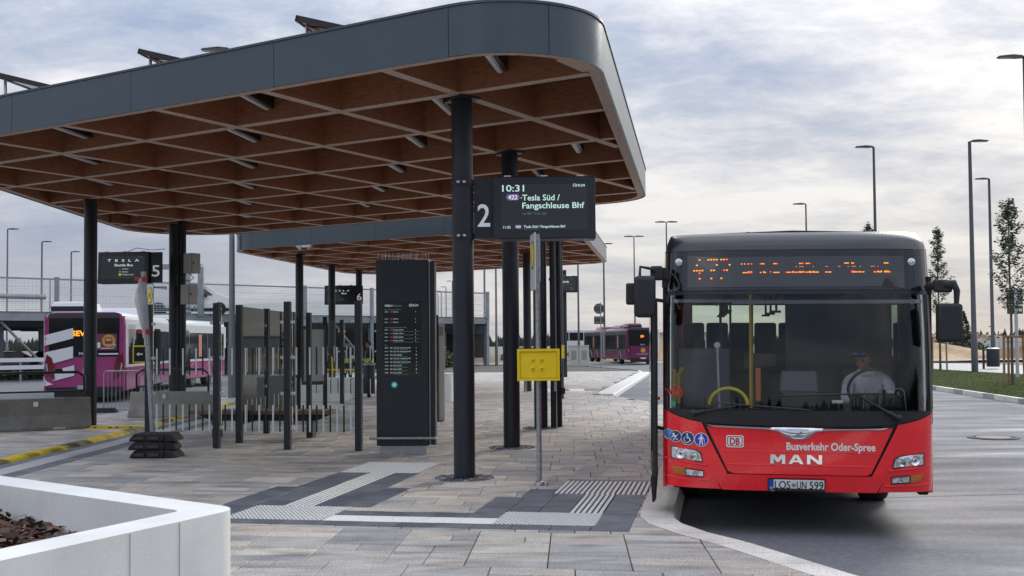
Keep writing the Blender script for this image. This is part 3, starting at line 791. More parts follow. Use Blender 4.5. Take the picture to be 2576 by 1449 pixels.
b = MB(); lion = [(-.045, .945), (-.03, .962), (-.015, .966), (.0, .985), (.018, .998), (.03, .992), (.026, .978), (.02, .965), (.02, .945), (.008, .945), (.006, .958), (-.012, .955), (-.03, .945)]
k = len(lion); b.add([S(x, z, .026) for x, z in lion], [tuple(range(k))]); b.build('lion_emblem', mat('emblem_steel', (.35, .36, .38), .3, metal=.8), wg)
# lamps
M_lglass = glass('lamp_glass', (.92, .93, .95), 1.4)
def lamp(outline, kind, circles, amber=None):
    name = 'headlight' if kind == 'h' else 'fog_lamp'
    b = MB(); k = len(outline)
    h = poly_patch(name, outline, mat('lamp_bowl', (.72, .73, .75), .22, metal=.6, var=.4, vs=35), off=.006, sub=.05)
    b.path([S(x, z, .008) for x, z in outline], .006, 6, closed=True); b.build('lamp_rim', M_bmask, h, smooth=60)
    for x, z, r in circles:
        b = MB(); p = Vector(S(x, z, .010)); nn = (p - Vector(S(x, z))).normalized(); MX = Matrix.Translation(p) @ nn.to_track_quat('Z', 'Y').to_matrix().to_4x4()
        b.lathe([(r, .0), (r, .012), (r * .93, .016), (r * .75, .004), (r * .35, -.002), (r * .25, .012), (.001, .018)], 22, M=MX); b.build('reflector', M_lens, h, smooth=50)
        b = MB(); b.lathe([(r * .20, .012), (r * .20, .022), (.001, .024)], 12, M=MX); b.build('bulb', M_black, h, smooth=50)
    if amber: poly_patch('indicator', amber, M_amber, off=.012, sub=.05, parent=bus)
for s_ in (-1, 1):
    dx = -.012 if s_ < 0 else -.03; dz = .012 if s_ < 0 else -.012
    f = lambda L: [(x * s_ + dx, z + dz) for x, z in L]
    lamp(f([(1.165, .81), (1.165, .70), (.875, .675), (.89, .755), (.93, .785)]), 'h', [(*f([(1.07, .748)])[0], .052), (*f([(.948, .727)])[0], .040)])
    lamp(f([(1.03, .605), (1.03, .54), (.865, .532), (.865, .590)]), 'f', [(*f([(.945, .567)])[0], .024)], f([(1.16, .62), (1.13, .555), (1.036, .54), (1.036, .606)]))
    b = MB(); b.path([S(x, z, .004) for x, z in f([(1.225, .69), (1.05, .668), (.85, .648), (.83, .655)])], .010, 6); b.build('lamp_lip', M_red, bus, smooth=60)
    b = MB(); b.path([S(x, z, .004) for x, z in f([(1.2, .52), (1.1, .508), (.85, .503), (.80, .512)])], .008, 6); b.build('lamp_lip', M_red, bus, smooth=60)
def surf(x0, z0, off=.012): return lambda a, c: S(x0 + a, z0 + c, off)
b = MB(); b.text('Busverkehr Oder-Spree', .098, surf(-.115, .822), width=.80, bold=.028); b.build('lettering', M_lbl, bus)
# maker's name in bevelled chrome capitals
def caps(letters, x0, z0, h, wd, gap, parent, m, off=.006, thick=.014):
    shp = {'M': [(0, 0), (0, 1), (.3, 1), (.5, .62), (.7, 1), (1, 1), (1, 0), (.78, 0), (.78, .55), (.56, .18), (.44, .18), (.22, .55), (.22, 0)],
           'A': [(0, 0), (.36, 1), (.64, 1), (1, 0), (.78, 0), (.70, .2), (.30, .2), (.22, 0)],
           'N': [(0, 0), (0, 1), (.26, 1), (.78, .36), (.78, 1), (1, 1), (1, 0), (.76, 0), (.22, .66), (.22, 0)]}
    hole = {'A': [(.37, .38), (.63, .38), (.5, .74)]}
    for i, ch in enumerate(letters):
        b = MB(); P = shp[ch]; X = x0 + i * (wd + gap); k = len(P)
        f = [S(X + x * wd, z0 + z * h, off + thick) for x, z in P]; g = [S(X + x * wd, z0 + z * h, off) for x, z in P]
        b.add(f + g, [tuple(range(k))] + [(j, k + j, k + (j + 1) % k, (j + 1) % k) for j in range(k)])
        b.build('letter', m, parent)
        if ch in hole:
            b = MB(); b.add([S(X + x * wd, z0 + z * h, off + thick + .002) for x, z in hole[ch]], [(0, 1, 2)]); b.build('letter_counter', M_red, parent)
caps('MAN', -.262, .692, .085, .135, .031, bus, M_chrome)
# square logo sticker with two letters
def rrect(x0, z0, x1, z1, r, n=4):
    P = []
    for cx_, cz_, a in ((x1 - r, z1 - r, 0), (x0 + r, z1 - r, 90), (x0 + r, z0 + r, 180), (x1 - r, z0 + r, 270)):
        for j in range(n + 1): q = R(a + 90 * j / n); P.append((cx_ + r * math.cos(q), cz_ + r * math.sin(q)))
    return P
def plate(P, fn, m, name, parent):
    b = MB(); b.add([fn(x, z) for x, z in P], [tuple(range(len(P)))]); return b.build(name, m, parent)
lg = plate(rrect(-.665, .835, -.505, .948, .018), surf(0, 0, .010), M_lbl, 'logo_sticker', bus)
plate(rrect(-.655, .845, -.515, .938, .014), surf(0, 0, .0112), mat('logo_red', (.42, .01, .02), .4), 'logo_field', lg)
plate(rrect(-.647, .853, -.523, .930, .010), surf(0, 0, .0124), M_lbl, 'logo_ground', lg)
b = MB(); b.text('DB', .088, surf(-.585, .861, .0136), align='C', width=.092, bold=.03); b.build('logo_letters', mat('logo_red', (.42, .01, .02), .4), lg)
# four round blue stickers
M_b1 = mat('sticker_navy', (.008, .045, .17), .4); M_b2 = mat('sticker_cyan', (.02, .30, .62), .4); M_b3 = mat('sticker_blue', (.012, .045, .50), .4)
def disc(cx_, cz_, r, fn, m, name, parent, n=28): return plate([(cx_ + r * math.cos(q * 2 * math.pi / n), cz_ + r * math.sin(q * 2 * math.pi / n)) for q in range(n)], fn, m, name, parent)
def sticker(x, z, r, m, draw):
    o = disc(x, z, r, surf(0, 0, .010), M_lbl, 'round_sticker', bus); disc(x, z, r * .91, surf(0, 0, .0112), m, 'sticker_field', o)
    b = MB(); F = surf(x, z, .0125)
    for P in draw: b.add([F(a * r, c * r) for a, c in P], [tuple(range(len(P)))])
    b.build('pictogram', M_lbl, o)
def circ(cx_, cz_, r, n=14): return [(cx_ + r * math.cos(q * 6.2832 / n), cz_ + r * math.sin(q * 6.2832 / n)) for q in range(n)]
def bar(a, c, w_):
    a, c = Vector(a), Vector(c); t = (c - a).normalized(); n_ = Vector((-t.y, t.x)) * w_ / 2; return [tuple(a - n_), tuple(c - n_), tuple(c + n_), tuple(a + n_)]
walker = [circ(0, .62, .15), [(-.18, .44), (.18, .44), (.2, -.05), (-.2, -.05)], bar((-.17, .4), (-.42, .0), .12), bar((.17, .4), (.4, .1), .12), bar((-.1, -.05), (-.25, -.75), .17), bar((.1, -.05), (.2, -.75), .17), bar((.42, .1), (.5, -.75), .05)]
wheelc = [circ(-.05, .62, .13), bar((-.08, .5), (-.02, .0), .14), bar((-.02, .02), (.32, .0), .13), bar((.3, .0), (.45, -.45), .13), bar((-.05, .25), (.25, .22), .09)] + [bar((.0 - .1 + .42 * math.cos(q), -.22 + .42 * math.sin(q)), (-.1 + .42 * math.cos(q + .35), -.22 + .42 * math.sin(q + .35)), .11) for q in [2.2 + .33 * i for i in range(12)]]
pram = [[(-.5, .15), (.25, .15), (.15, -.15), (-.3, -.15)], [(-.5, .2), (-.45, .45), (-.2, .6), (-.1, .2)], bar((.22, .12), (.5, .45), .07), bar((-.25, -.15), (.2, -.5), .06), bar((.15, -.15), (-.25, -.5), .06), circ(-.28, -.52, .13), circ(.22, -.52, .13)]
scoot = [circ(-.1, .55, .15), bar((-.1, .4), (0, 0), .2), bar((0, 0), (.35, 0), .14), bar((.35, 0), (.4, -.4), .14), circ(-.25, -.5, .14), circ(.4, -.5, .14), bar((-.3, -.4), (.4, -.42), .1)]
sticker(-.895, .898, .066, M_b3, walker); sticker(-1.022, .907, .064, M_b1, wheelc); sticker(-1.133, .92, .056, M_b1, pram)
b = MB(); o = disc(-1.205, .935, .05, surf(0, 0, .010), M_lbl, 'round_sticker', bus); disc(-1.205, .935, .044, surf(0, 0, .0112), M_b2, 'sticker_field', o)
# number plate
np_ = plate(rrect(-.285, .437, .235, .556, .01), surf(0, 0, .026), M_black, 'number_plate', bus)
b = MB(); b.box((-.025, .03, .497), (.50, .02, .11)); b.build('plate_bracket', M_black, np_)
plate(rrect(-.232, .452, .226, .549, .008), surf(0, 0, .028), mat('plate_white', (.74, .75, .76), .35), 'plate_field', np_)
plate(rrect(-.277, .452, -.233, .549, .006), surf(0, 0, .028), mat('plate_blue', (.01, .07, .42), .4), 'plate_band', np_)
b = MB(); b.text('LOS', .105, surf(-.222, .463, .030), width=.142, bold=.008); b.text('UN', .105, surf(-.022, .463, .030), width=.088, bold=.008); b.text('599', .105, surf(.092, .463, .030), width=.126, bold=.008); b.build('plate_letters', M_black, np_)
b = MB(); b.text('D', .03, surf(-.262, .458, .030), bold=.02); b.text('Quelle', .015, surf(-.265, .4385, .030), bold=.0); b.build('plate_small_print', M_lbl, np_)
disc(-.050, .497, .02, surf(0, 0, .030), mat('seal_grey', (.25, .25, .26), .4), 'plate_seal', np_)
# wipers
def wiper(base, knee, b0, b1, off=.03):
    b = MB(); p = Vector(S(*base, .03)); MX = Matrix.Translation(p) @ Matrix.Rotation(R(90), 4, 'X')
    b.lathe([(.036, -.02), (.036, .012), (.028, .02), (.001, .021)], 16, M=MX)
    a, c = Vector(S(*base, .045)), Vector(S(*knee, .045)); L = [a.lerp(c, t) for t in (0, .25, .3, 1)]
    b.path(L, [.022, .02, .011, .008], 8)
    wp = b.build('wiper_arm', M_bmask, bus, smooth=50)
    b = MB(); k = 10; b.path([S(b0[0] + (b1[0] - b0[0]) * i / k, b0[1] + (b1[1] - b0[1]) * i / k, .018 + .014 * math.sin(math.pi * i / k)) for i in range(k + 1)], [.004] + [.009] * (k - 1) + [.004], 6); b.build('wiper_blade', M_black, wp, smooth=50)
wiper((-.965, 1.150), (-.57, 1.222), (-.78, 1.250), (.13, 1.190)); wiper((.885, 1.125), (.52, 1.335), (-.215, 1.318), (.70, 1.352))
# body sides, roof, rear, floor
LB = 12.0
def side(sgn):
    X = sgn * 1.247
    bb = MB(); bb.bb(X - .02, X + .02, .42, LB, .40, 1.05); bb.build('side_panel', M_red, bus); bb = MB(); bb.bb(X - .02 - sgn * .03, X + .02 - sgn * .03, .56, LB, 2.45, 2.74); bb.build('side_panel', M_red, bus)
    ys = [.42, .55, 1.95, 3.5, 5.0, 6.6, 8.2, 9.7, 11.1, 11.9]
    for a, c in zip(ys[:-1], ys[1:]):
        if sgn < 0 and a == .55: continue      # open front door
        if c - a > .5:
            bb = MB(); bb.bb(X - .008, X + .008, a + .04, c - .04, 1.05, 2.45); bb.build('side_window', M_tint, bus)
    for a in ys:
        bb = MB(); bb.bb(X - .018, X + .018, a - .04, a + .04, 1.05, 2.45); bb.build('window_pillar', M_bmask, bus)
side(-1); side(1)
b = MB(); n = 10; prof = [(-1.25, 2.80), (-1.2, 2.86), (-1.05, 2.90), (0, 2.93), (1.05, 2.90), (1.2, 2.86), (1.25, 2.80)]
b.add([(x * .97, .62, z) for x, z in prof] + [(x, LB, z) for x, z in prof] + [(x * .97, .62, z - .05) for x, z in prof] + [(x, LB, z - .05) for x, z in prof],
      [(i, i + 1, 8 + i, 7 + i) for i in range(6)] + [(14 + i, 21 + i, 22 + i, 15 + i) for i in range(6)] + [(i + 1, i, 14 + i, 15 + i) for i in range(6)])
b.build('roof', mat('roof_dark', (.03, .03, .032), .5), bus, smooth=40)
b = MB(); b.bb(-.9, .9, 3.2, 5.6, 2.9, 3.02); b.build('roof_unit', mat('roof_dark', (.03, .03, .032), .5), bus, bevel=.04)
b = MB(); b.lathe([(.045, 0), (.03, .02), (.008, .09), (.001, .1)], 12, M=Matrix.Translation((.93, 1.3, 2.88))); b.build('antenna', M_black, bus, smooth=50)
for x in (-.42, .04):
    b = MB(); b.path([(x + .022 * math.cos(q * .785), .75, 2.91 + .022 * math.sin(q * .785)) for q in range(8)], .006, 6, closed=True); b.build('roof_eye', M_galv, bus, smooth=50)
b = MB(); b.bb(-1.24, 1.24, LB - .02, LB, .4, 1.55); b.bb(-1.24, -1.0, LB - .02, LB, 1.55, 2.85); b.bb(1.0, 1.24, LB - .02, LB, 1.55, 2.85); b.bb(-1.0, 1.0, LB - .02, LB, 2.55, 2.85); b.build('rear_wall', M_red, bus)
b = MB(); b.bb(-1.0, 1.0, LB - .014, LB - .006, 1.55, 2.55); b.build('rear_window', glass('rear_glass', (.80, .88, .80), 1.4), bus)
b = MB(); b.bb(-1.22, 1.22, 1.9, LB - .03, .36, .42); b.bb(-1.1, 1.1, .62, 1.9, .48, .52); b.build('floor', mat('bus_floor', (.05, .05, .055), .6), bus)
b = MB(); b.bb(-1.20, 1.20, .7, LB - .05, 2.60, 2.64); b.build('ceiling_liner', mat('bus_ceiling', (.25, .26, .27), .5), bus)
b = MB(); b.bb(-1.20, 1.20, LB - 2.5, LB - .1, .42, .75); b.build('rear_platform', mat('bus_floor', (.05, .05, .055), .6), bus)
def wheel(x, y, r=.48):
    b = MB(); MX = Matrix.Translation((x, y, r)) @ Matrix.Rotation(R(90), 4, 'Y')
    b.lathe([(.27, -.14), (r - .03, -.14), (r, -.10), (r, .10), (r - .03, .14), (.27, .14)], 30, M=MX); tyre = b.build('wheel', M_rubber, bus, smooth=40)
    b = MB(); b.lathe([(.0, -.09), (.12, -.10), (.15, -.05), (.27, -.12), (.27, .12), (.15, .05), (.12, .10), (.0, .09)], 20, M=MX); b.build('rim', M_galv, tyre, smooth=40)
for y in (2.75, 8.6):
    for x in (-1.06, 1.06): wheel(x, y)
b = MB(); b.bb(-1.0, 1.0, 1.3, 1.95, .36, .42); b.build('underbody', M_black, bus)
b = MB(); b.bb(-.95, .95, 2.0, LB - .3, .22, .36); b.build('underbody_frame', M_black, bus)
b = MB(); b.box((1.19, .50, .42), (.10, .10, .10)); b.build('mud_flap', M_rubber, bus, bevel=.02)
b = MB(); b.box((-1.19, .50, .44), (.10, .10, .06)); b.build('mud_flap', M_rubber, bus, bevel=.02)
# mirrors
def rbox(name, c, d_, m, parent=bus, bev=.03, rz=0, rx=0, taper=1.):
    b = MB(); b.box(c, d_, rz=rz, rx=rx, taper=taper); return b.build(name, m, parent, bevel=bev, smooth=50, seg=3)
M_mir = mat('mirror_plastic', (.014, .015, .018), .55, bump=.0006, bs=300)
ml = rbox('mirror', (-1.425, .02, 2.255), (.205, .15, .40), M_mir, bev=.045)
rbox('wide_mirror', (-1.555, .10, 2.285), (.11, .07, .21), M_mir, bev=.02)
b = MB(); b.path([(-1.21, .30, 2.43), (-1.30, .22, 2.48), (-1.37, .12, 2.53), (-1.47, .06, 2.545), (-1.475, .05, 2.45)], [.03, .022, .016, .014, .014], 8); b.build('mirror_arm', M_mir, bus, smooth=50)
rbox('mirror_joint', (-1.32, .20, 2.49), (.12, .08, .14), M_mir, bev=.02); rbox('mirror_joint', (-1.245, .30, 2.45), (.05, .06, .20), M_mir, bev=.01)
rbox('mirror', (1.355, .06, 2.005), (.225, .13, .36), M_mir, bev=.035)
b = MB(); b.path([(1.20, .25, 2.34), (1.27, .12, 2.36), (1.40, .06, 2.36), (1.425, .06, 2.30), (1.42, .06, 2.17)], [.035, .045, .045, .03, .022], 8); b.build('mirror_arm', M_mir, bus, smooth=50)
rbox('mirror_joint', (1.31, .10, 2.345), (.16, .07, .12), M_mir, bev=.02)
b = MB(); b.path([S(x, z, .02) for x, z in ((-1.19, 2.50), (-1.13, 2.46), (-1.09, 2.38), (-1.09, 2.33))], .008, 6); b.build('mirror_cable', M_black, bus, smooth=60)
# open front door folded outwards, seen edge-on
dr_ = MB(); dr_.box((-1.36, .62, 1.36), (.05, .62, 1.72), rz=R(4)); dl = dr_.build('open_door', M_bmask, bus, bevel=.015)
b = MB(); b.add([(-1.385, .33, .50), (-1.335, .33, .50), (-1.33, .92, .50), (-1.38, .92, .50), (-1.375, .45, .24), (-1.355, .45, .24), (-1.345, .70, .24), (-1.37, .70, .24)], [(0, 1, 2, 3), (4, 7, 6, 5), (0, 4, 5, 1), (1, 5, 6, 2), (2, 6, 7, 3), (3, 7, 4, 0)]); b.build('door_skirt', M_rubber, dl)
b = MB(); b.box((-1.395, .62, 1.42), (.012, .48, 1.35), rz=R(4)); b.build('door_glass', M_blk, dl)
for z in (2.24, .98):
    b = MB(); b.path([(-1.335, .45, z), (-1.27, .42, z - .01), (-1.22, .48, z - .02)], .018, 8); b.build('door_arm', M_mir, bus, smooth=50)
b = MB(); b.lathe([(.001, -.02), (.025, -.015), (.025, .015), (.001, .02)], 12, M=Matrix.Translation((-1.318, .34, 1.27))); b.build('door_lamp', mat('red_lens', (.35, .01, .02), .2), bus, smooth=50)
# ---- interior
M_seat = mat('seat_fabric', (.022, .024, .032), .85)
M_grey = mat('partition_grey', (.11, .12, .14), .4)
M_ypole = mat('yellow_pole', (.62, .45, .02), .35)
def seat(x, y, z0=.42, h=1.05):
    s_ = MB(); s_.box((x, y, z0 + .45), (.43, .42, .10)); o = s_.build('passenger_seat', M_seat, bus, bevel=.03)
    q = MB(); q.box((x, y + .20, z0 + .45 + h * .37), (.42, .09, h * .74)); q.build('seat_back', M_seat, o, bevel=.045, seg=3)
    q = MB(); q.box((x, y, z0 + .2), (.30, .30, .4)); q.build('seat_stand', M_grey, o)
for i, x in enumerate((-.98, -.52, -.06, .40, .86)): seat(x, 11.3, .82, 1.25)
for y in (10.2, 9.2): [seat(x, y, .75, .9) for x in (-.98, -.52, .52, .98)]
for y in (5.2, 6.1, 7.0): [seat(x, y) for x in (-.98, .98)]
poles = [((-.345, 1.75, .42), (-.345, 1.75, 2.6), .024), ((-.62, 4.2, .42), (-.62, 4.2, 2.6), .018), ((.35, 4.6, .42), (.35, 4.6, 2.6), .018), ((.42, 6.4, .42), (.42, 6.4, 2.6), .018), ((-.40, 7.2, .42), (-.40, 7.2, 2.6), .018), ((.1, 3.4, 2.5), (.1, 10.5, 2.5), .016), ((-.55, 3.4, 2.5), (-.55, 10.5, 2.5), .016), ((-1.16, .62, 1.0), (-1.16, .62, 1.55), .02)]
for p0, p1, r in poles: b = MB(); b.tube(p0, p1, r, 10); b.build('grab_pole', M_ypole, bus, smooth=50)
for k in range(7):
    b = MB(); x = (-.55, .1)[k % 2]; y = 3.7 + k * .55; b.box((x, y, 2.36), (.03, .012, .26)); b.box((x, y, 2.22), (.12, .02, .03)); b.build('hanging_strap', mat('strap_yellow', (.36, .28, .05), .6), bus)
b = MB(); b.path([(-.62 + .19 * math.cos(q), .80, 1.19 + .165 * math.sin(q)) for q in [math.pi * i / 12 for i in range(13)]], .018, 10); b.build('yellow_handrail', mat('yellow_rail', (.85, .66, .02), .3), bus, smooth=50)
b = MB(); b.tube((-.705, .95, 1.12), (-.725, .95, 1.78), .014, 10); b.build('steel_post', M_alu, bus, smooth=50)
b = MB(); b.lathe([(.001, -.02), (.032, -.018), (.032, .018), (.001, .02)], 18, M=Matrix.Translation((-.728, .93, 1.79)) @ Matrix.Rotation(R(90), 4, 'X')); b.build('steel_knob', M_alu, bus, smooth=50)
b = MB(); b.path([(-1.12, .75, 1.20), (-1.12, .75, 1.50), (-1.08, .75, 1.56)], .022, 8); b.build('door_handrail', M_ypole, bus, smooth=50)
b = MB(); b.box((-.315, 1.0, 1.39), (.055, .05, .34)); b.build('ticket_reader', mat('orange_plastic', (.55, .13, .02), .45), bus, bevel=.01)
b = MB(); b.box((-.24, 1.9, 1.62), (.34, .06, .16)); b.build('monitor', M_black, bus, bevel=.01)
b = MB(); b.box((.10, 1.15, 1.42), (.38, .25, .22), taper=.9); b.build('cash_desk', M_grey, bus, bevel=.02)
b = MB(); b.box((.10, 1.05, 1.24), (.36, .3, .16)); b.build('ticket_printer', M_bmask, bus, bevel=.02)
b = MB(); b.bb(.05, 1.20, 2.15, 2.20, .42, 2.35); b.build('cab_partition', mat('cab_partition_grey', (.05, .055, .062), .5), bus, bevel=.02)
b = MB(); b.bb(-1.15, -.55, 2.25, 2.29, .42, 1.75); b.build('entry_screen', M_grey, bus, bevel=.03)
b = MB(); b.bb(-1.18, 1.18, .42, .62, .9, 1.17); b.bb(-1.1, 1.1, .30, .55, .9, 1.12); b.build('dashboard', mat('dash_plastic', (.015, .016, .018), .6), bus, bevel=.03)
b = MB(); b.box((.80, .72, 1.24), (.52, .22, .16), taper=.85); b.build('instrument_binnacle', mat('dash_plastic', (.015, .016, .018), .6), bus, bevel=.04)
b = MB(); MX = Matrix.Translation((.80, .92, 1.36)) @ Matrix.Rotation(R(-58), 4, 'X')
b.path([tuple(MX @ Vector((.235 * math.cos(q * .2618), .235 * math.sin(q * .2618), 0))) for q in range(24)], .016, 8, closed=True); b.build('steering_wheel', M_bmask, bus, smooth=60)
b = MB(); b.path([(.62, .30, 1.19), (.635, .30, 1.36), (.66, .30, 1.385), (.97, .30, 1.385), (.995, .30, 1.36), (1.01, .30, 1.19)], .006, 6); b.build('card_frame', M_alu, bus, smooth=60)
b = MB(); b.box((.38, .25, 1.26), (.10, .004, .03)); b.build('permit_card', M_lbl, bus)
b = MB(); b.bb(-1.16, -.60, .22, .235, 2.205, 2.235); b.bb(-.60, 1.14, .20, .215, 2.19, 2.225); b.build('sun_blind_edge', mat('blind_grey', (.20, .21, .22), .5), bus)
disc(-1.155, 1.23, .026, surf(0, 0, .008), mat('badge_green', (.03, .25, .13), .4), 'green_badge', bus)
b = MB(); b.text('VBB', .07, surf(-1.155, 1.315, .008), align='C', width=.115, bold=.03)
for q in range(10):
    a = R(-30 + q * 20); 
    if q not in (7, 8): b.add([S(-1.155 + .085 * math.cos(t), 1.335 + .085 * math.sin(t), .008) for t in (a, a + .30)] + [S(-1.155 + .073 * math.cos(t), 1.335 + .073 * math.sin(t), .008) for t in (a + .30, a)], [(0, 1, 2, 3)])
b.build('window_lettering', mat('sticker_red', (.60, .03, .03), .4), bus)

# ------------------------------------------------------------------ people
def skin_body(name, joints, bones, parent, mats, matfn, root=0, sub=2):
    me = bpy.data.meshes.new(name); me.from_pydata([j[:3] for j in joints], bones, [])
    o = bpy.data.objects.new(name, me); col.objects.link(o)
    sk = o.modifiers.new('skin', 'SKIN'); sk.use_smooth_shade = True
    for v, j in zip(me.skin_vertices[0].data, joints): v.radius = (j[3], j[3] if len(j) < 5 else j[4])
    me.skin_vertices[0].data[root].use_root = True
    ss = o.modifiers.new('sub', 'SUBSURF'); ss.levels = ss.render_levels = sub
    dg = bpy.context.evaluated_depsgraph_get(); me2 = bpy.data.meshes.new_from_object(o.evaluated_get(dg))
    o.modifiers.clear(); o.data = me2; me2.materials.clear()
    for q in mats: me2.materials.append(q)
    for p in me2.polygons: p.material_index = matfn(p.center); p.use_smooth = True
    o.parent = parent; return o
M_skin = mat('skin', (.42, .22, .15), .5); M_hair = mat('brown_hair', (.05, .030, .018), .7); M_shirt = mat('white_shirt', (.80, .82, .86), .7, var=.08, vs=14, bump=.003, bs=25)
M_jacket = mat('dark_jacket', (.018, .022, .035), .8); M_trous = mat('dark_trousers', (.02, .022, .028), .8); M_hiv = mat('hi_vis_yellow', (.55, .85, .03), .6, emit=.0); M_refl = mat('reflective_grey', (.45, .47, .50), .4)
def head(parent, c, yaw=0, pitch=0, sc_=1., hairm=M_hair, shades=False):
    M = Matrix.Translation(c) @ Matrix.Rotation(yaw, 4, 'Z') @ Matrix.Rotation(pitch, 4, 'X') @ Matrix.Scale(sc_, 4)
    b = MB(); n, m_ = 20, 14; vs = []
    for i in range(m_ + 1):
        ph = math.pi * i / m_; z = math.cos(ph)
        for j in range(n):
            a = 2 * math.pi * j / n; r = math.sin(ph); x, y = r * math.cos(a), r * math.sin(a)
            wx = .078 * (1 - .22 * max(0, -z) ** 1.5); wy = .098; X, Y, Z = x * wx, y * wy, z * .118
            if z < 0 and y < 0: Y += -.012 * max(0, -z) * (1 if abs(x) < .5 else 0)
            if y < -.3 and .0 < z < .25 and abs(x) > .15 and abs(x) < .6: Y += .008     # eye sockets
            vs.append((X, Y, Z))
    b.add(vs, [(i * n + j, (i + 1) * n + j, (i + 1) * n + (j + 1) % n, i * n + (j + 1) % n) for i in range(m_) for j in range(n)], M=M)
    hd = b.build('head', M_skin, parent, smooth=70)
    b = MB(); b.add([(0, -.098, .03), (-.014, -.1, -.025), (.014, -.1, -.025), (0, -.125, -.022), (0, -.095, -.034)], [(0, 1, 3), (0, 3, 2), (1, 4, 3), (3, 4, 2)], M=M); b.build('nose', M_skin, hd)
    for s_ in (-1, 1):
        b = MB(); b.lathe([(.001, -.006), (.02, -.004), (.022, .004), (.001, .008)], 10, M=M @ Matrix.Translation((s_ * .077, .008, -.002)) @ Matrix.Rotation(R(90), 4, 'Y') @ Matrix.Scale(1.4, 4, (1, 0, 0))); b.build('ear', M_skin, hd, smooth=60)
        b = MB(); b.box((s_ * .03, -.094, .018), (.022, .008, .008), M=M); b.build('eye', M_black, hd)
        b = MB(); b.box((s_ * .03, -.096, .036), (.034, .008, .007), M=M); b.build('eyebrow', hairm, hd)
    b = MB(); b.box((0, -.098, -.058), (.042, .008, .007), M=M); b.build('mouth', mat('lips', (.30, .10, .08), .5), hd)
    vs = []; fs = []
    for i in range(8):
        ph = math.pi * .56 * i / 7
        for j in range(n):
            a = 2 * math.pi * j / n; x, y = math.sin(ph) * math.cos(a), math.sin(ph) * math.sin(a); z = math.cos(ph)
            if y < -.1: z = max(z, .45 - .1 * y * 0)
            vs.append((x * .086, y * .105 + .004, z * .128 + .004))
    for i in range(7):
        for j in range(n): fs.append((i * n + j, (i + 1) * n + j, (i + 1) * n + (j + 1) % n, i * n + (j + 1) % n))
    b = MB(); b.add(vs, fs, M=M); b.build('hair', hairm, hd, smooth=70)
    if shades:
        for s_ in (-1, 1):
            b = MB(); b.box((s_ * .036, -.088, .105), (.056, .02, .022), M=M, rx=R(25)); b.build('sunglasses_lens', mat('blue_mirror', (.02, .35, .65), .1, metal=.5), hd, bevel=.004)
    return hd
def hand(parent, c, fwd, side=1, m=M_skin):
    f = Vector(fwd).normalized(); u = Vector((0, 0, 1)); r_ = f.cross(u).normalized(); u = r_.cross(f); c = Vector(c); b = MB()
    b.path([c, c + f * .05, c + f * .085], [.024, .036, .033], 8); h = b.build('hand', m, parent, smooth=60)
    for k in range(4):
        L = (.062, .074, .07, .055)[k]; o = c + f * .08 + r_ * (.024 - k * .016) * side; b = MB(); b.path([o, o + f * L * .45 - u * .008, o + f * L * .75 - u * .028, o + f * L * .8 - u * .045], [.009, .0085, .008, .006], 6); b.build('finger', m, h, smooth=60)
    o = c + f * .03 + r_ * .03 * side; b = MB(); b.path([o, o + f * .03 + r_ * .025 * side - u * .01, o + f * .055 + r_ * .022 * side - u * .025], [.011, .010, .008], 6); b.build('thumb', m, h, smooth=60)
# driver: seated, looking down to his right, white shirt
dv = thing('person', 'bus driver in white shirt looking down behind the steering wheel of the red bus', 'person', (0, 0, 0))
dv.matrix_world = Matrix.Translation((2.65, 10.4, ZR)) @ Matrix.Rotation(R(-9.3), 4, 'Z') @ Matrix.Rotation(R(.65), 4, 'Y')
J = [(.86, 1.72, .98, .17, .14), (.86, 1.70, 1.15, .165, .13), (.85, 1.63, 1.34, .18, .13), (.84, 1.56, 1.47, .12, .10), (.82, 1.50, 1.54, .055, .055),
     (.66, 1.57, 1.42, .075), (.60, 1.40, 1.22, .055), (.68, 1.14, 1.24, .035), (1.04, 1.57, 1.42, .075), (1.12, 1.40, 1.22, .055), (.95, 1.14, 1.26, .035),
     (.76, 1.50, .95, .10), (.74, 1.18, .96, .07), (.74, 1.12, .60, .055), (.98, 1.50, .95, .10), (1.0, 1.18, .96, .07), (1.0, 1.12, .60, .055)]
Bn = [(0, 1), (1, 2), (2, 3), (3, 4), (3, 5), (5, 6), (6, 7), (3, 8), (8, 9), (9, 10), (0, 11), (11, 12), (12, 13), (0, 14), (14, 15), (15, 16)]
skin_body('body', J, Bn, dv, [M_shirt, M_trous, M_skin], lambda c: 1 if c.z < 1.0 else (2 if c.z > 1.535 else 0))
head(dv, (.79, 1.43, 1.645), yaw=R(-28), pitch=R(24), shades=True)
hand(dv, (.685, 1.13, 1.245), (.3, -.7, .1)); hand(dv, (.945, 1.13, 1.265), (-.3, -.7, .1), -1)
b = MB(); b.box((.83, 1.49, 1.515), (.15, .14, .05), rx=R(20)); b.build('collar', M_shirt, dv, bevel=.015)
st = MB(); st.box((.86, 1.88, 1.15), (.50, .12, .85)); st.build('driver_seat', M_seat, bus, bevel=.05, seg=3)
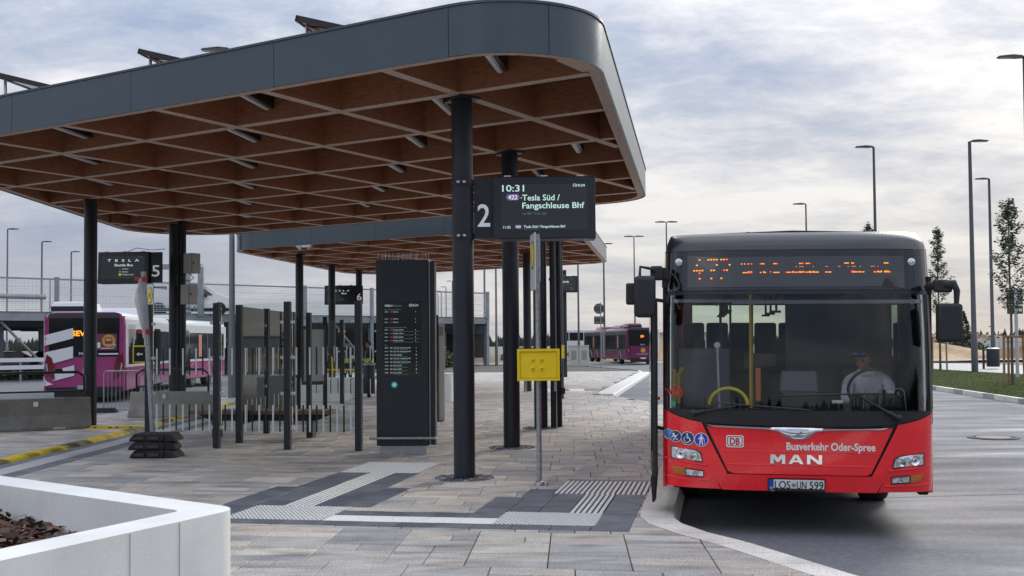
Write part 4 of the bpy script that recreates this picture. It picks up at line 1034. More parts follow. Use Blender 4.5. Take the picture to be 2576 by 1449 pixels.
def standing(loc, label, rz, arm, hat=False, hm=M_hair):
    t = thing('person', label, 'person', loc, rz)
    J = [(0, 0, .95, .16, .11), (0, 0, 1.15, .15, .11), (0, 0, 1.36, .18, .12), (0, 0, 1.47, .09, .08), (0, -.01, 1.55, .055),
         (-.20, 0, 1.42, .065), (-.26, .02, 1.14, .05), (-.24 + arm[0], -.02 + arm[1], .92 + arm[2], .033), (.20, 0, 1.42, .065), (.26, .02, 1.14, .05), (.24, -.10, .92, .033),
         (-.10, 0, .86, .10), (-.11, -.01, .50, .07), (-.11, .02, .09, .05), (-.11, -.13, .04, .04), (.10, 0, .86, .10), (.11, -.01, .50, .07), (.11, .02, .09, .05), (.11, -.13, .04, .04)]
    Bn = [(0, 1), (1, 2), (2, 3), (3, 4), (3, 5), (5, 6), (6, 7), (3, 8), (8, 9), (9, 10), (0, 11), (11, 12), (12, 13), (13, 14), (0, 15), (15, 16), (16, 17), (17, 18)]
    skin_body('body', J, Bn, t, [M_jacket, M_trous, M_skin, M_black], lambda c: 3 if c.z < .10 else (1 if c.z < .95 else (2 if c.z > 1.53 else 0)))
    head(t, (0, -.02, 1.66), hairm=hm)
    hand(t, (.24, -.10, .90), (0, -.2, -1)); hand(t, (-.24 + arm[0], -.02 + arm[1], .90 + arm[2]), (0, -.6, -.6 if arm[2] < .1 else .6), -1)
    b = MB(); prof = [(.20, 1.0), (.205, 1.10), (.19, 1.16)]
    for z0, z1, m_, nm in ((1.0, 1.17, M_hiv, 'hi_vis_band'),):
        b.lathe([(.195, z0), (.20, (z0 + z1) / 2), (.19, z1)], 20, M=Matrix.Scale(.78, 4, (0, 1, 0))); b.build(nm, m_, t, smooth=60)
    for x in (-.09, .09):
        b = MB(); b.box((x, -.125, 1.30), (.045, .012, .28), rx=R(-4)); b.build('reflective_strip', M_refl, t)
    return t
standing((-6.05, 40.8, 0), 'person in dark jacket with hi-vis band, standing bent towards the yellow rail', R(25), (-.08, -.22, .22), hm=M_jacket)
standing((-5.22, 40.6, 0), 'person in hi-vis vest seen in profile beside the info pillar', R(-70), (.0, -.05, .0))

# ------------------------------------------------------------------ departure displays
def body_prism(t, name, P, x0, x1, m, bevel=0):   # profile in (y, z), extruded along x
    b = MB(); k = len(P); b.add([(x0, y, z) for y, z in P] + [(x1, y, z) for y, z in P], [tuple(range(k)), tuple(range(k, 2 * k))[::-1]] + [(j, k + j, k + (j + 1) % k, (j + 1) % k) for j in range(k)]); return b.build(name, m, t, bevel=bevel)
def display(loc, rz, label, num, lines, numside=-1, colx=-.61, sz=1.0, tilt=.04, wd=1.28, ht=.79, numw=.24, hook=True):
    t = thing('departure_display', label, 'display', loc, rz, 'departure displays on canopy columns')
    body_prism(t, 'cabinet', [(0, ht), (-.0 - tilt, 0), (.30, 0), (.30, ht)], 0, wd, M_steel, .008)
    cab = t.children[0]
    F = lambda a, c: (a, -.004 - tilt * (1 - c / ht), c)
    def pl(x0, z0, x1, z1, m, name, off=0, par=cab): 
        b = MB(); b.add([(x, y - off, z) for x, y, z in (F(x0, z0), F(x1, z0), F(x1, z1), F(x0, z1))], [(0, 1, 2, 3)]); return b.build(name, m, par)
    pl(.02, .02, wd - .02, ht - .02, mat('display_bezel', (.014, .017, .021), .35), 'bezel'); scn = pl(.10, .115, wd - .10, ht - .10, M_scr, 'screen', .003)
    for key, mt in (('a', M_txt), ('d', M_txtd)):
        for x, z, size, s_, k_, wdt, bold in lines:
            if k_ == key: b = MB(); b.text(s_, size, lambda a, c, x=x, z=z: tuple(Vector(F(x + a, z + c)) - Vector((0, .006, 0))), width=wdt, bold=bold * .55); b.build('screen_lettering', mt, scn)
    if num:
        sx = -numw if numside < 0 else wd
        b = MB(); b.bb(sx, sx + numw, .06, .12, 0.02, ht - .01); npl = b.build('number_plate', M_steel, t)
        b = MB(); b.text(num, .40 if numw > .2 else .33, lambda a, c: (sx + numw / 2 + a - (.0), .055, ht * .22 + c), align='C', width=numw * .66, bold=.012); b.build('number', mat('number_white_glow', (.82, .83, .84), .5, emit=.12), npl)  # unlit numeral given a faint glow to lift it out of shade
    if hook:
        b = MB(); 
        for k in range(3):
            b = MB(); b.box((.18 + k * .46, .08, ht + .012), (.09, .04, .024)); b.build('mounting_lug', M_alu, cab)
    return t
L2 = [(.115, .60, .118, '10:31', 'a', .275, .02), (.365, .485, .105, 'Tesla Süd /', 'a', .47, .02), (.365, .385, .105, 'Fangschleuse Bhf', 'a', .775, .02), (.365, .305, .045, 'via Bhf Tesla Süd', 'd', .30, .0),
      (1.045, .655, .045, '10:24', 'a', .105, .02), (.345, .50, .05, '>', 'a', .02, 0), (.125, .135, .042, '11:35', 'a', .09, .02), (.38, .14, .045, 'Tesla Süd / Fangschleuse Bhf', 'a', .52, .02), (.38, .118, .02, 'via Bhf Tesla Süd', 'd', .17, 0)]
d2 = display((-.225, 13.90, 2.975), R(-.5), 'departure display of platform 2 showing 10:31 Tesla Süd / Fangschleuse Bhf', '2', L2)
def pill(t, x, z, w_, h, tx, sz=.05):
    scr = [c for c in t.children_recursive if c.name.startswith('screen') and not c.name.startswith('screen_')][0]
    y = -.004 - .04 * (1 - z / .79) - .007
    P = rrect(x, z, x + w_, z + h, h * .48, 5); b = MB(); b.add([(a, y, c) for a, c in P], [tuple(range(len(P)))]); pp = b.build('line_badge', mat('badge_purple', (.16, .06, .24), .4, emit=.4), scr) if scr.parent is None else None
    return b, y
def badge(t, x, z, w_, h, tx, m):
    cab = t.children[0]; y = -.004 - .04 * (1 - z / .79) - .008; P = rrect(x, z, x + w_, z + h, h * .48, 5)
    b = MB(); b.add([(a, y, c) for a, c in P], [tuple(range(len(P)))]); b.build('line_badge', m, cab)
    if tx: b = MB(); b.text(tx, h * .95, lambda a, c: (x + w_ / 2 + a, y - .003, z + h * .16 + c), align='C', width=w_ * .72, bold=.02); b.build('badge_number', M_txt, cab)
M_pur = mat('badge_purple', (.16, .06, .24), .4, emit=.5)
badge(d2, .165, .487, .165, .080, '422', M_pur); badge(d2, .27, .133, .085, .042, '422', M_pur)
b = MB(); b.path([(1.02 + .017 * math.cos(q * .524), -.022, .672 + .017 * math.sin(q * .524)) for q in range(12)], .003, 4, closed=True); b.build('clock_icon', M_txt, d2.children[0])
def clampband(x, y, z, name='pipe_clamp', lab='', r=.142):
    b = MB(); b.lathe([(r, -.035), (r + .004, -.035), (r + .004, .035), (r, .035)], 24, M=Matrix.Translation((x, y, z)))
    for s_ in (-1, 1): b.box((x + s_ * .035, y - r - .02, z), (.045, .05, .035))
    b.tube((x - .07, y - r - .03, z), (x + .07, y - r - .03, z), .010, 8)
    return b
for z in (3.02, 3.69):
    b = MB(); b.lathe([(.140, -.04), (.146, -.04), (.146, .04), (.140, .04)], 28, M=Matrix.Translation((-.385, .05, z - 2.975))); c = b.build('column_clamp', M_steel, d2, smooth=40)
    for s_ in (-.045, .03):
        b = MB(); b.box((-.385 + s_, -.115, z - 2.975), (.04, .05, .032)); b.build('clamp_bolt', M_alu, c, bevel=.006)
L5 = [(.24, .545, .085, 'T  E  S  L  A', 'a', .80, .02), (.42, .43, .085, 'Shuttle Bus', 'a', .46, .02), (.62, .345, .045, 'GA West', 'a', .15, 0), (.62, .275, .045, 'GA East', 'a', .15, 0), (.62, .205, .045, 'GA East via Süd', 'a', .28, 0), (.42, .15, .02, 'Nur für Tesla Mitarbeiter', 'd', .4, 0), (1.0, .64, .045, '10:24', 'd', .12, 0)]
d5 = display((-10.28, 27.62, 3.24), R(-2), 'departure display of platform 5 showing Shuttle Bus', '5', L5, numside=1, numw=.30)
for z, m in ((.34, mat('badge_red', (.30, .03, .04), .4, emit=.08)), (.27, mat('badge_teal', (.08, .22, .26), .4, emit=.3)), (.20, mat('badge_lime', (.55, .60, .05), .4, emit=.3))):
    badge(d5, .53, z, .07, .045, '', m)
L6 = [(.24, .545, .085, 'T  E  S  L  A', 'a', .80, .02), (.72, .43, .085, 'Bus', 'a', .2, .02), (.62, .2, .05, 'GA East', 'd', .2, 0)]
display((-7.75, 46.0, 3.33), R(-2), 'departure display of platform 6 under the far canopy', '6', L6, numside=1, numw=.30)
LZ = [(.12, .62, .05, 'ZOB', 'd', .12, 0), (.13, .47, .105, 'Erkner/ZOB', 'a', .72, .02), (.3, .39, .04, 'via Grünheide Fangschleuse', 'd', .75, 0), (.9, .66, .04, '10:24', 'd', .13, 0), (.12, .2, .05, '11:20', 'd', .15, 0), (.9, .2, .05, 'Erkner', 'd', .2, 0), (.9, .12, .05, 'Erkner', 'd', .2, 0)]
display((1.90, 53.7, 4.10), 0, 'departure display reading Erkner/ZOB on its own dark post', '', LZ)
b = MB(); b.tube((2.55, 54.1, 0), (2.55, 54.1, 5.2), .11, 14); tag(b.build('display_post', M_steel, smooth=40), 'dark post carrying the Erkner/ZOB display', 'post')

# ------------------------------------------------------------------ info pillar
ks = thing('info_pillar', 'tall anthracite info pillar with departure screen and steel hand rail', 'info pillar', (-1.69, 17.1, 0), R(-3))
b = MB(); b.bb(-.405, .405, 0, .26, .12, 2.97); kb = b.build('cabinet', M_steel, ks, bevel=.012)
b = MB(); b.bb(.418, .424, -.004, .27, .12, 2.97); b.build('steel_edge', M_alu, ks)
b = MB(); b.bb(.435, .50, .04, .26, .13, 2.95); b.build('rear_leaf', M_steel, ks)
b = MB(); b.bb(-.36, .36, .03, .24, -.0, .12); b.build('plinth', M_galv, ks)
b = MB(); b.path([(-.50, -.10, .245), (.52, -.10, .245)], .022, 12); rl = b.build('hand_rail', M_galv, ks, smooth=50)
for x in (-.36, .36): b = MB(); b.tube((x, -.10, .24), (x, .02, .20), .012, 8); b.build('rail_bracket', M_galv, rl)
b = MB(); b.tube((.50, -.10, .245), (.50, .24, .215), .018, 10); b.build('side_rail', M_galv, rl)
b = MB(); b.add([(-.295, -.003, 1.19), (.295, -.003, 1.19), (.295, -.003, 2.325), (-.295, -.003, 2.325)], [(0, 1, 2, 3)]); ksn = b.build('screen', M_scr, ks)
b = MB(); b.path([(-.298, -.004, 1.187), (.298, -.004, 1.187), (.298, -.004, 2.328), (-.298, -.004, 2.328)], .004, 4, closed=True); b.build('screen_frame', mat('frame_grey', (.06, .065, .07), .4), ksn)
ta, td, tr_ = MB(), MB(), MB()
def kt(bm, s_, x, z, h, w_=None, bold=.01): bm.text(s_, h, lambda a, c: (x + a, -.007, z + c), width=w_, bold=bold)
kt(ta, 'Abfahrt', -.27, 2.255, .05, .125, .02); kt(td, 'Departure', -.135, 2.255, .045, .13); kt(ta, '10:24', .155, 2.255, .05, .095, .02)
kt(td, 'Regio Richtung/towards Berlin', -.27, 2.20, .026, .25)
z = 2.165
for hh, dst in (('10:23', 'S Erkner'), ('11:23', 'S Erkner'), ('12:23', 'S Erkner')):
    kt(ta, hh, -.27, z, .026, .05); kt(ta, dst, -.14, z, .028, .085); kt(ta, '4', .20, z, .026, .013); tr_.add([(-.19, -.006, z - .004), (-.15, -.006, z - .004), (-.15, -.006, z + .022), (-.19, -.006, z + .022)], [(0, 1, 2, 3)]); z -= .056 if z > 2.15 else .052
    if hh == '10:23': z -= .052
kt(td, 'Regio Richtung/towards Frankfurt (Oder)', -.27, 1.925, .026, .34)
z = 1.888
for hh in ('10:37', '11:37', '12:37', '13:37'):
    kt(ta, hh, -.27, z, .026, .05); kt(ta, 'Frankfurt (Oder)', -.14, z, .028, .16); kt(ta, '4', .20, z, .026, .013); tr_.add([(-.19, -.006, z - .004), (-.15, -.006, z - .004), (-.15, -.006, z + .022), (-.19, -.006, z + .022)], [(0, 1, 2, 3)])
    kt(td, 'Fangschleuse - Fürstenwalde - Briesen', -.14, z - .020, .016, .42); z -= .055
kt(td, 'Bus', -.27, 1.652, .026, .04)
z = 1.612
for hh, dst, pl_ in (('10:31', 'Tesla Süd / Fangschleuse Bhf', '2'), ('11:31', 'Tesla Süd / Fangschleuse Bhf', '2'), ('11:38', 'S Erkner/ZOB', '1'), ('12:31', 'Tesla Süd / Fangschleuse Bhf', '2'), ('12:38', 'Freienbrink Nord via Tesla', '2'), ('12:38', 'S Erkner/ZOB', '3'), ('13:38', 'S Erkner/ZOB', '1'), ('14:03', 'S Erkner/ZOB', '3')):
    kt(ta, hh, -.27, z, .026, .05); kt(ta, dst, -.14, z, .028, .27 if 'Tesla' in dst else .13); kt(ta, pl_, .21, z, .026, .013); kt(td, 'via Grünheide', -.14, z - .020, .016, .22)
    tr_.add([(-.19, -.006, z - .002), (-.152, -.006, z - .002), (-.152, -.006, z + .020), (-.19, -.006, z + .020)], [(0, 1, 2, 3)], 1); z -= .0545
struct(ta.build('screen_lettering', mat('screen_text_soft', (.45, .62, .57), .5, emit=.22), ksn), 'stuff'); struct(td.build('screen_lettering', M_txtd, ksn), 'stuff'); q = tr_.build('line_badges', [mat('badge_red', (.30, .03, .04), .4, emit=.08), mat('badge_lilac', (.34, .29, .42), .4, emit=.12)], ksn); q['kind'] = 'stuff'
b = MB(); b.path([(.13 + .018 * math.cos(q * .524), -.007, 2.272 + .018 * math.sin(q * .524)) for q in range(12)], .003, 4, closed=True); b.build('clock_icon', M_txt, ksn)
def discy(t, x, z, r, y, m, name): b = MB(); b.add([(x + r * math.cos(q * .2618), y, z + r * math.sin(q * .2618)) for q in range(24)], [tuple(range(24))]); return b.build(name, m, t)
bt = discy(ks, -.125, 1.055, .052, -.004, mat('button_green', (.03, .22, .16), .3, emit=.15), 'info_button'); discy(bt, -.125, 1.055, .030, -.006, mat('button_blue', (.10, .45, .60), .3, emit=.4), 'button_face')
b = MB(); b.text('i', .06, lambda a, c: (-.125 + a, -.008, 1.035 + c), align='C', bold=.03); b.build('button_symbol', M_lbl, bt)
for k in range(27):
    x = -.38 + k * .0295; b = MB(); a = random.uniform(-.02, .02); yy = random.choice((.04, .13, .22)); b.tube((x, yy, 2.97), (x + a, yy, 3.09), .0028, 4); b.build('bird_spike', M_alu, ks)

# ------------------------------------------------------------------ bus stop pole with yellow box
def stop_pole(loc, label, boxrz, rz=0, H=3.0):
    t = thing('bus_stop_pole', label, 'bus stop pole', loc, rz)
    b = MB(); b.tube((0, 0, 0), (.0, 0, H), .030, 12); b.build('pole', M_galv, t, smooth=50)
    b = MB(); b.lathe([(.06, 0), (.055, .03), (.035, .05)], 14); b.build('foot', M_galv, t, smooth=50)
    M = Matrix.Rotation(boxrz, 4, 'Z')
    b = MB(); b.box((0, -.06, 1.42), (.50, .035, .375), M=M); bx_ = b.build('timetable_box', M_yel, t, bevel=.004)
    b = MB()
    for c, d_ in (((0, -.086, 1.592), (.50, .02, .03)), ((0, -.086, 1.248), (.50, .02, .03)), ((-.235, -.086, 1.42), (.03, .02, .314)), ((.235, -.086, 1.42), (.03, .02, .314))): b.box(c, d_, M=M)
    b.build('box_rim', M_yel, bx_)
    b = MB(); b.path([tuple(M @ Vector(p)) for p in ((-.218, -.0785, 1.265), (.218, -.0785, 1.265), (.218, -.0785, 1.575), (-.218, -.0785, 1.575))], .004, 4, closed=True); b.build('box_rim_shade', mat('shade_ochre', (.30, .20, .005), .6), bx_)  # darker line painted inside the rim, standing in for recess shade
    for x in (-.055, .05):
        for z in (1.37, 1.475):
            b = MB(); MX = M @ Matrix.Translation((x - .01, -.079, z)) @ Matrix.Rotation(R(90), 4, 'X'); b.lathe([(.026, 0), (.022, .012), (.014, .014), (.001, .006)], 14, M=MX); b.build('rivet', M_yel, bx_, smooth=40)
            b = MB(); b.lathe([(.009, .013), (.001, .016)], 8, M=MX); b.build('rivet_hole', M_black, bx_)
    for x in (-.15, .20): b = MB(); b.box((x, -.02, 1.17), (.03, .02, .13), M=M); b.build('box_bracket', M_galv, bx_)
    # stop sign seen edge-on
    b = MB(); b.box((-.055, -.25, 2.62), (.012, .44, .66), rz=R(6)); sg = b.build('sign_plate', mat('sign_white', (.66, .66, .64), .4), t, bevel=.004)
    b = MB(); b.lathe([(.17, -.009), (.17, .009)], 24, M=Matrix.Translation((-.055, -.25, 2.70)) @ Matrix.Rotation(R(6), 4, 'Z') @ Matrix.Rotation(R(90), 4, 'Y')); b.build('sign_disc', mat('sign_green', (.05, .16, .09), .4), sg)
    b = MB(); b.lathe([(.145, -.0105), (.145, .0105)], 24, M=Matrix.Translation((-.055, -.25, 2.70)) @ Matrix.Rotation(R(6), 4, 'Z') @ Matrix.Rotation(R(90), 4, 'Y')); b.build('sign_disc', M_yel, sg)
    b = MB(); b.box((.0, .0, 2.66), (.075, .06, .52)); b.build('sign_holder', M_galv, t, bevel=.006)
    for z in (2.45, 2.85): b = MB(); b.box((-.03, -.04, z), (.05, .03, .03)); b.build('sign_clamp', M_galv, t)
    return t
stop_pole((.305, 13.2, 0), 'galvanised bus stop pole with yellow timetable box in front of the second column', 0, H=2.97)
stop_pole((1.22, 31.6, 0), 'second galvanised stop pole with yellow box, seen beyond the dark downpipe', R(38), H=2.9)

# ------------------------------------------------------------------ glass wind screen
gs = thing('glass_shelter', 'glass wind screen on anthracite posts with printed black and white bars', 'wind screen', (0, 0, 0))
PF = [(-6.09, 18.66), (-4.85, 18.28), (-3.62, 17.94), (-2.44, 17.66)]
def post(x, y, h=2.38, parent=gs, wd=.105):
    b = MB(); b.box((x, y, h / 2), (wd, wd * .8, h), rz=R(-15)); return b.build('post', M_steel, parent, bevel=.004)
M_bw = [mat('film_white', (.66, .67, .69), .5), mat('film_black', (.015, .015, .017), .5)]
def pane(a, c, z0=.30, z1=2.36, parent=gs, bars=True, nb=9, clampl=True, bz=((1.42, .44), (.50, .43)), phase=0, bw=.030):
    a, c = Vector(a), Vector(c); t = (c - a).normalized(); L = (c - a).length; n_ = Vector((-t.y, t.x)); a2, c2 = a + t * .085, c - t * .085
    b = MB(); q = [a2 - n_ * .005, c2 - n_ * .005, c2 + n_ * .005, a2 + n_ * .005]; b.prism([tuple(v) for v in q], z0, z1); g = b.build('glass_pane', M_glass, parent)
    if bars:
        for zi, (zb, h) in enumerate(bz):
            for k in range(nb):
                p = a2 + t * ((L - .17) * (k + .6) / nb) - n_ * .008; w_ = t * bw / 2
                b = MB(); b.add([(*(p - w_), zb - h / 2), (*(p + w_), zb - h / 2), (*(p + w_), zb + h / 2), (*(p - w_), zb + h / 2)], [(0, 1, 2, 3)]); b.build('printed_bar', M_bw[(k + phase) % 2], g)
    for pt in (a + t * .085, c - t * .085):
        for z in (2.05, 1.48, .90, .34):
            b = MB(); b.box((pt.x, pt.y, z), (.07, .04, .05), rz=math.atan2(t.y, t.x)); b.build('glass_clamp', M_alu, parent, bevel=.004)
for p in PF: post(*p)
for a, c, ph in zip(PF, PF[1:], (0, 1, 0)): pane(a, c, phase=ph)
PB = [(-4.72, 19.25), (-4.70, 21.3), (-4.66, 23.6)]
for p in PB: post(*p)
for a, c in zip(PB, PB[1:]): pane(a, c, nb=11, clampl=False)
PC = [(-4.30, 21.1), (-3.62, 21.0)]
post(-4.42, 24.2)
# bench
bn = thing('bench', 'long timber bench with dark steel frame behind the glass wind screen', 'bench', (-4.55, 20.4, 0), R(-9))
for k in range(4): b = MB(); b.bb(-1.35, 1.35, -.26 + k * .135, -.135 + k * .135, .43, .50); b.build('seat_board', mat('bench_wood', (.22, .12, .075), .5, var=.2, vs=6), bn, bevel=.006)
b = MB(); b.prism([(-1.3, .43), (-1.0, .30), (1.0, .30), (1.3, .43)], -.03, .03, M=Matrix.Rotation(R(90), 4, 'X')); b.build('frame', M_steel, bn)
for x in (-.9, .9): b = MB(); b.bb(x - .06, x + .06, -.10, .10, 0, .42); b.build('leg', M_steel, bn)
# poster case
pc = thing('poster_case', 'framed poster case on dark posts, its poster coloured pale like reflected sky', 'poster case', (-4.78, 26.8, 0), R(12))
b = MB(); b.bb(-.24, .24, -.03, .0, .80, 2.05); b.build('poster', mat('poster_sky_reflection', (.60, .61, .60), .15, coat=.8), pc)  # pale face colour stands in for the sky reflected in the case
for c, d_ in (((0, -.01, .76), (.58, .08, .08)), ((0, -.01, 2.09), (.58, .08, .08)), ((-.27, -.01, 1.425), (.06, .08, 1.25)), ((.27, -.01, 1.425), (.06, .08, 1.25))):
    b = MB(); b.box(c, d_); b.build('frame_bar', mat('case_brown', (.10, .09, .08), .4, metal=.5), pc)
for x in (-.36, .27): b = MB(); b.bb(x - .05, x + .05, .04, .12, 0, 2.35); b.build('post', M_steel, pc)
# second shelter further off
g2 = thing('glass_shelter', 'second glass wind screen further back, in front of the two people', 'wind screen', (0, 0, 0))
PD = [(-5.9, 32.2), (-4.85, 31.7), (-3.75, 31.2)]
for p in PD: post(*p, parent=g2)
for a, c in zip(PD, PD[1:]): pane(a, c, parent=g2, nb=8)
# temporary stop on rubber feet
tp = thing('temporary_stop_pole', 'leaning galvanised temporary stop pole with its sign wrapped in plastic and red tape', 'sign pole', (-5.52, 17.0, 0))
b = MB(); b.tube((.03, 0, .38), (-.115, 0, 2.82), .038, 14); b.build('pole', M_galv, tp, smooth=50)
b = MB(); random.seed(4); vs = []
for i in range(9):
    z = 2.72 - i * .115; wd = .02 + .10 * math.sin(math.pi * min(1, (i + .6) / 8)) + random.uniform(-.01, .01)
    for j in range(5): vs.append((-.11 + (2.72 - z) * .06 - wd * 1.2 * j / 4 + random.uniform(-.008, .008), -.03 - .10 * math.sin(math.pi * j / 4) + random.uniform(-.02, .02), z))
b.add(vs, [(i * 5 + j, i * 5 + j + 1, i * 5 + j + 6, i * 5 + j + 5) for i in range(8) for j in range(4)]); b.add([(x, .05 - y * .4, z) for x, y, z in vs], [(i * 5 + j, i * 5 + j + 5, i * 5 + j + 6, i * 5 + j + 1) for i in range(8) for j in range(4)])
mm = mat('plastic_wrap', (.62, .63, .66), .25, bump=.01, bs=12); b.build('plastic_wrap', mm, tp, smooth=20)
for z, k in ((2.70, .0), (1.90, 0)):
    b = MB(); x = .03 - .145 * (z - .38) / 2.44; b.tube((x, 0, z - .04), (x, 0, z + .04), .045, 12); b.box((x - .06, -.02, z), (.14, .03, .06), ry=R(12)); b.build('red_tape', mat('red_tape', (.50, .02, .03), .4), tp, smooth=40)
RF = [[(-.42, 0), (.42, 0), (.42, .05), (.30, .125), (-.30, .125), (-.42, .05)]]
for k, (lab) in enumerate(('bottom one of three black rubber weight plates stacked under the leaning pole', 'middle one of three black rubber weight plates stacked under the leaning pole', 'top one of three black rubber weight plates stacked under the leaning pole')):
    t = thing('weight_plate', lab, 'weight plate', (-5.42 + (.02, -.01, .01)[k], 16.95, .125 * k + .0), R((-4, 3, -2)[k]), 'rubber weight plates')
    b = MB(); P = [(-.36, 0), (.36, 0), (.34, .05), (.27, .118), (-.27, .118), (-.34, .05)]
    kk = len(P); b.add([(x, -.20, z) for x, z in P] + [(x, .20, z) for x, z in P], [tuple(range(kk)), tuple(range(kk, 2 * kk))[::-1]] + [(j, kk + j, kk + (j + 1) % kk, (j + 1) % kk) for j in range(kk)]); b.build('slab', M_rubber, t, bevel=.012)
    for x in (-.20, .03): b = MB(); b.box((x, -.215, .05), (.17, .04, .05)); b.build('grip_recess', mat('rubber_grey', (.05, .048, .045), .8), t, bevel=.01)
    for x in (-.28, .16): b = MB(); b.box((x, -.212, .055), (.03, .05, .09), ry=R(25)); b.build('rib', M_rubber, t)
# detour sign, H sign
ds = thing('detour_sign', 'black sign with yellow frame and white arrow pointing left', 'sign', (-8.95, 27.0, 0))
b = MB(); b.bb(-.25, .25, -.02, .02, 1.28, 1.70); b.build('sign_frame', M_yel, ds, bevel=.01)
b = MB(); b.bb(-.215, .215, -.03, -.0, 1.315, 1.665); b.build('sign_face', M_scr, ds)
b = MB(); b.add([(x, -.034, z) for x, z in [(-.16, 1.49), (-.09, 1.54), (-.09, 1.51), (.0, 1.51), (.0, 1.47), (-.09, 1.47), (-.09, 1.44)]], [tuple(range(7))]); b.build('arrow', M_lbl, ds)
b = MB(); b.text('E', .12, lambda a, c: (.05 + a, -.034, 1.45 + c), bold=.02); b.build('lettering', M_lbl, ds)
b = MB(); b.tube((.05, .04, 0), (.05, .04, 1.68), .025, 8); b.build('post', M_galv, ds)
hs = thing('bus_stop_sign', 'round yellow H bus stop sign with green rim on a white plate', 'sign', (-9.75, 30.0, 0), R(-55))
b = MB(); b.tube((0, .04, 0), (0, .04, 3.35), .03, 10); b.build('post', M_galv, hs)
b = MB(); b.bb(-.26, .26, -.012, .012, 2.48, 3.35); b.build('plate', mat('sign_white', (.66, .66, .64), .4), hs)
discy(hs, 0, 3.05, .225, -.016, mat('sign_green', (.05, .16, .09), .4), 'rim'); discy(hs, 0, 3.05, .195, -.020, M_yel, 'disc')
b = MB(); b.text('H', .26, lambda a, c: (a, -.024, 2.96 + c), align='C', bold=.03); b.build('letter', mat('sign_green', (.05, .16, .09), .4), hs)
# junction boxes on the column of sign 5
M_box = mat('cabinet_grey', (.30, .295, .27), .45)
for loc, l in (((-8.17, 28.0, 3.50), 'upper grey junction box strapped to the column beside sign 5'), ((-8.24, 28.0, 2.72), 'lower grey junction box strapped to the column beside sign 5')):
    t = thing('junction_box', l, 'junction box', loc, R(-35)); b = MB(); b.bb(-.01, .30, -.12, .16, 0, .50); b.build('case', M_box, t, bevel=.01)
    b = MB(); b.bb(.302, .312, -.10, .14, .02, .48); b.build('door', mat('cabinet_pale', (.42, .40, .36), .45), t); b = MB(); b.box((.315, -.06, .25), (.02, .03, .05)); b.build('lock', M_black, t)
    b = MB(); b.bb(-.10, -.01, -.03, .03, .05, .10); b.build('bracket', M_steel, t)
def cable(pts, r, label):
    b = MB(); b.path(pts, r, 6); tag(b.build('cable', M_black, smooth=60), label, 'cable')
cable([(-8.2, 28.0, 3.50), (-8.3, 27.9, 3.36), (-8.1, 27.9, 3.30), (-7.98, 27.9, 3.38), (-8.1, 27.95, 3.5)], .012, 'black cable loop hanging below the upper junction box')
cable([(-8.2, 28.0, 2.72), (-8.3, 27.9, 2.66), (-8.0, 27.9, 2.58), (-7.95, 27.9, 2.68)], .012, 'black cable loop hanging below the lower junction box')
cable([(-9.6, 27.8, 4.05), (-9.4, 27.8, 4.14), (-9.0, 27.85, 4.09), (-8.7, 27.9, 4.12)], .008, 'thin cable on top of display 5')
b = MB(); b.path([(-9.36 + .22 * math.cos(q * .4189), 22.95, .42 + .22 * math.sin(q * .4189)) for q in range(15)], .018, 6, closed=True); tag(b.build('pipe_ring', M_black, smooth=60), 'black plastic ring leaning beside the left column', 'ring')

# ------------------------------------------------------------------ barriers
def jersey(loc, rz, L, label, m, h=.64):
    t = thing('concrete_barrier', label, 'barrier', loc, rz)
    P = [(-.30, 0), (.30, 0), (.30, .06), (.14, .30), (.10, h), (-.10, h), (-.14, .30), (-.30, .06)]
    k = len(P); b = MB(); b.add([(0, y, z) for y, z in P] + [(L, y, z) for y, z in P], [tuple(range(k))[::-1], tuple(range(k, 2 * k))] + [(j, (j + 1) % k, k + (j + 1) % k, k + j) for j in range(k)]); bd = b.build('block', m, t, bevel=.015)
    b = MB(); b.path([(.12, 0, h), (.12, 0, h + .42), (.25, 0, h + .52), (L - .25, 0, h + .52), (L - .12, 0, h + .42), (L - .12, 0, h)], .028, 8); b.build('hand_rail', M_black, t, smooth=50)
    b = MB(); b.path([(.12, 0, h + .13), (L - .12, 0, h + .13)], .02, 8); b.build('lower_rail', M_black, t)
    b = MB(); b.box((L - .62, 0, h + .55), (.16, .09, .10)); b.build('lamp_base', M_black, t, bevel=.02)
    b = MB(); b.box((L * .42 if L < 3 else L - 1.05, -.125, h * .82), (.09, .02, .10)); b.build('reflector', M_lbl, t, bevel=.005)
    for x in (.7, L - .62): b = MB(); b.box((x, -.285, .035), (.24, .06, .05)); b.build('lifting_slot', mat('slot_pale', (.5, .49, .46), .8), t, bevel=.02)
    return t
jersey((-12.6, 21.2, 0), R(27), 4.3, 'long dark concrete barrier with black hand rail left of the first left column', M_conc)
jersey((-9.06, 26.5, 0), R(0), 1.95, 'short pale concrete barrier with black hand rail behind the glass', M_conc2, h=.60)
cb = thing('crowd_barrier', 'galvanised crowd barrier of thin vertical bars beside the column', 'barrier', (-11.0, 30.0, ZR), R(-3))
b = MB(); b.path([(0, 0, .15), (0, 0, 1.12), (.05, 0, 1.18), (1.95, 0, 1.18), (2.0, 0, 1.12), (2.0, 0, .15)], .019, 8); b.build('frame', M_galv, cb, smooth=50)
b = MB(); b.tube((0, 0, .17), (2.0, 0, .17), .014, 6); b.build('bottom_rail', M_galv, cb)
for k in range(17): b = MB(); x = .11 + k * .111; b.tube((x, 0, .17), (x, 0, 1.17), .008, 6); b.build('bar', M_galv, cb)
for x in (.3, 1.7): b = MB(); b.path([(x, -.28, .0), (x, 0, .17), (x, .28, 0)], .014, 6); b.build('foot', M_galv, cb)
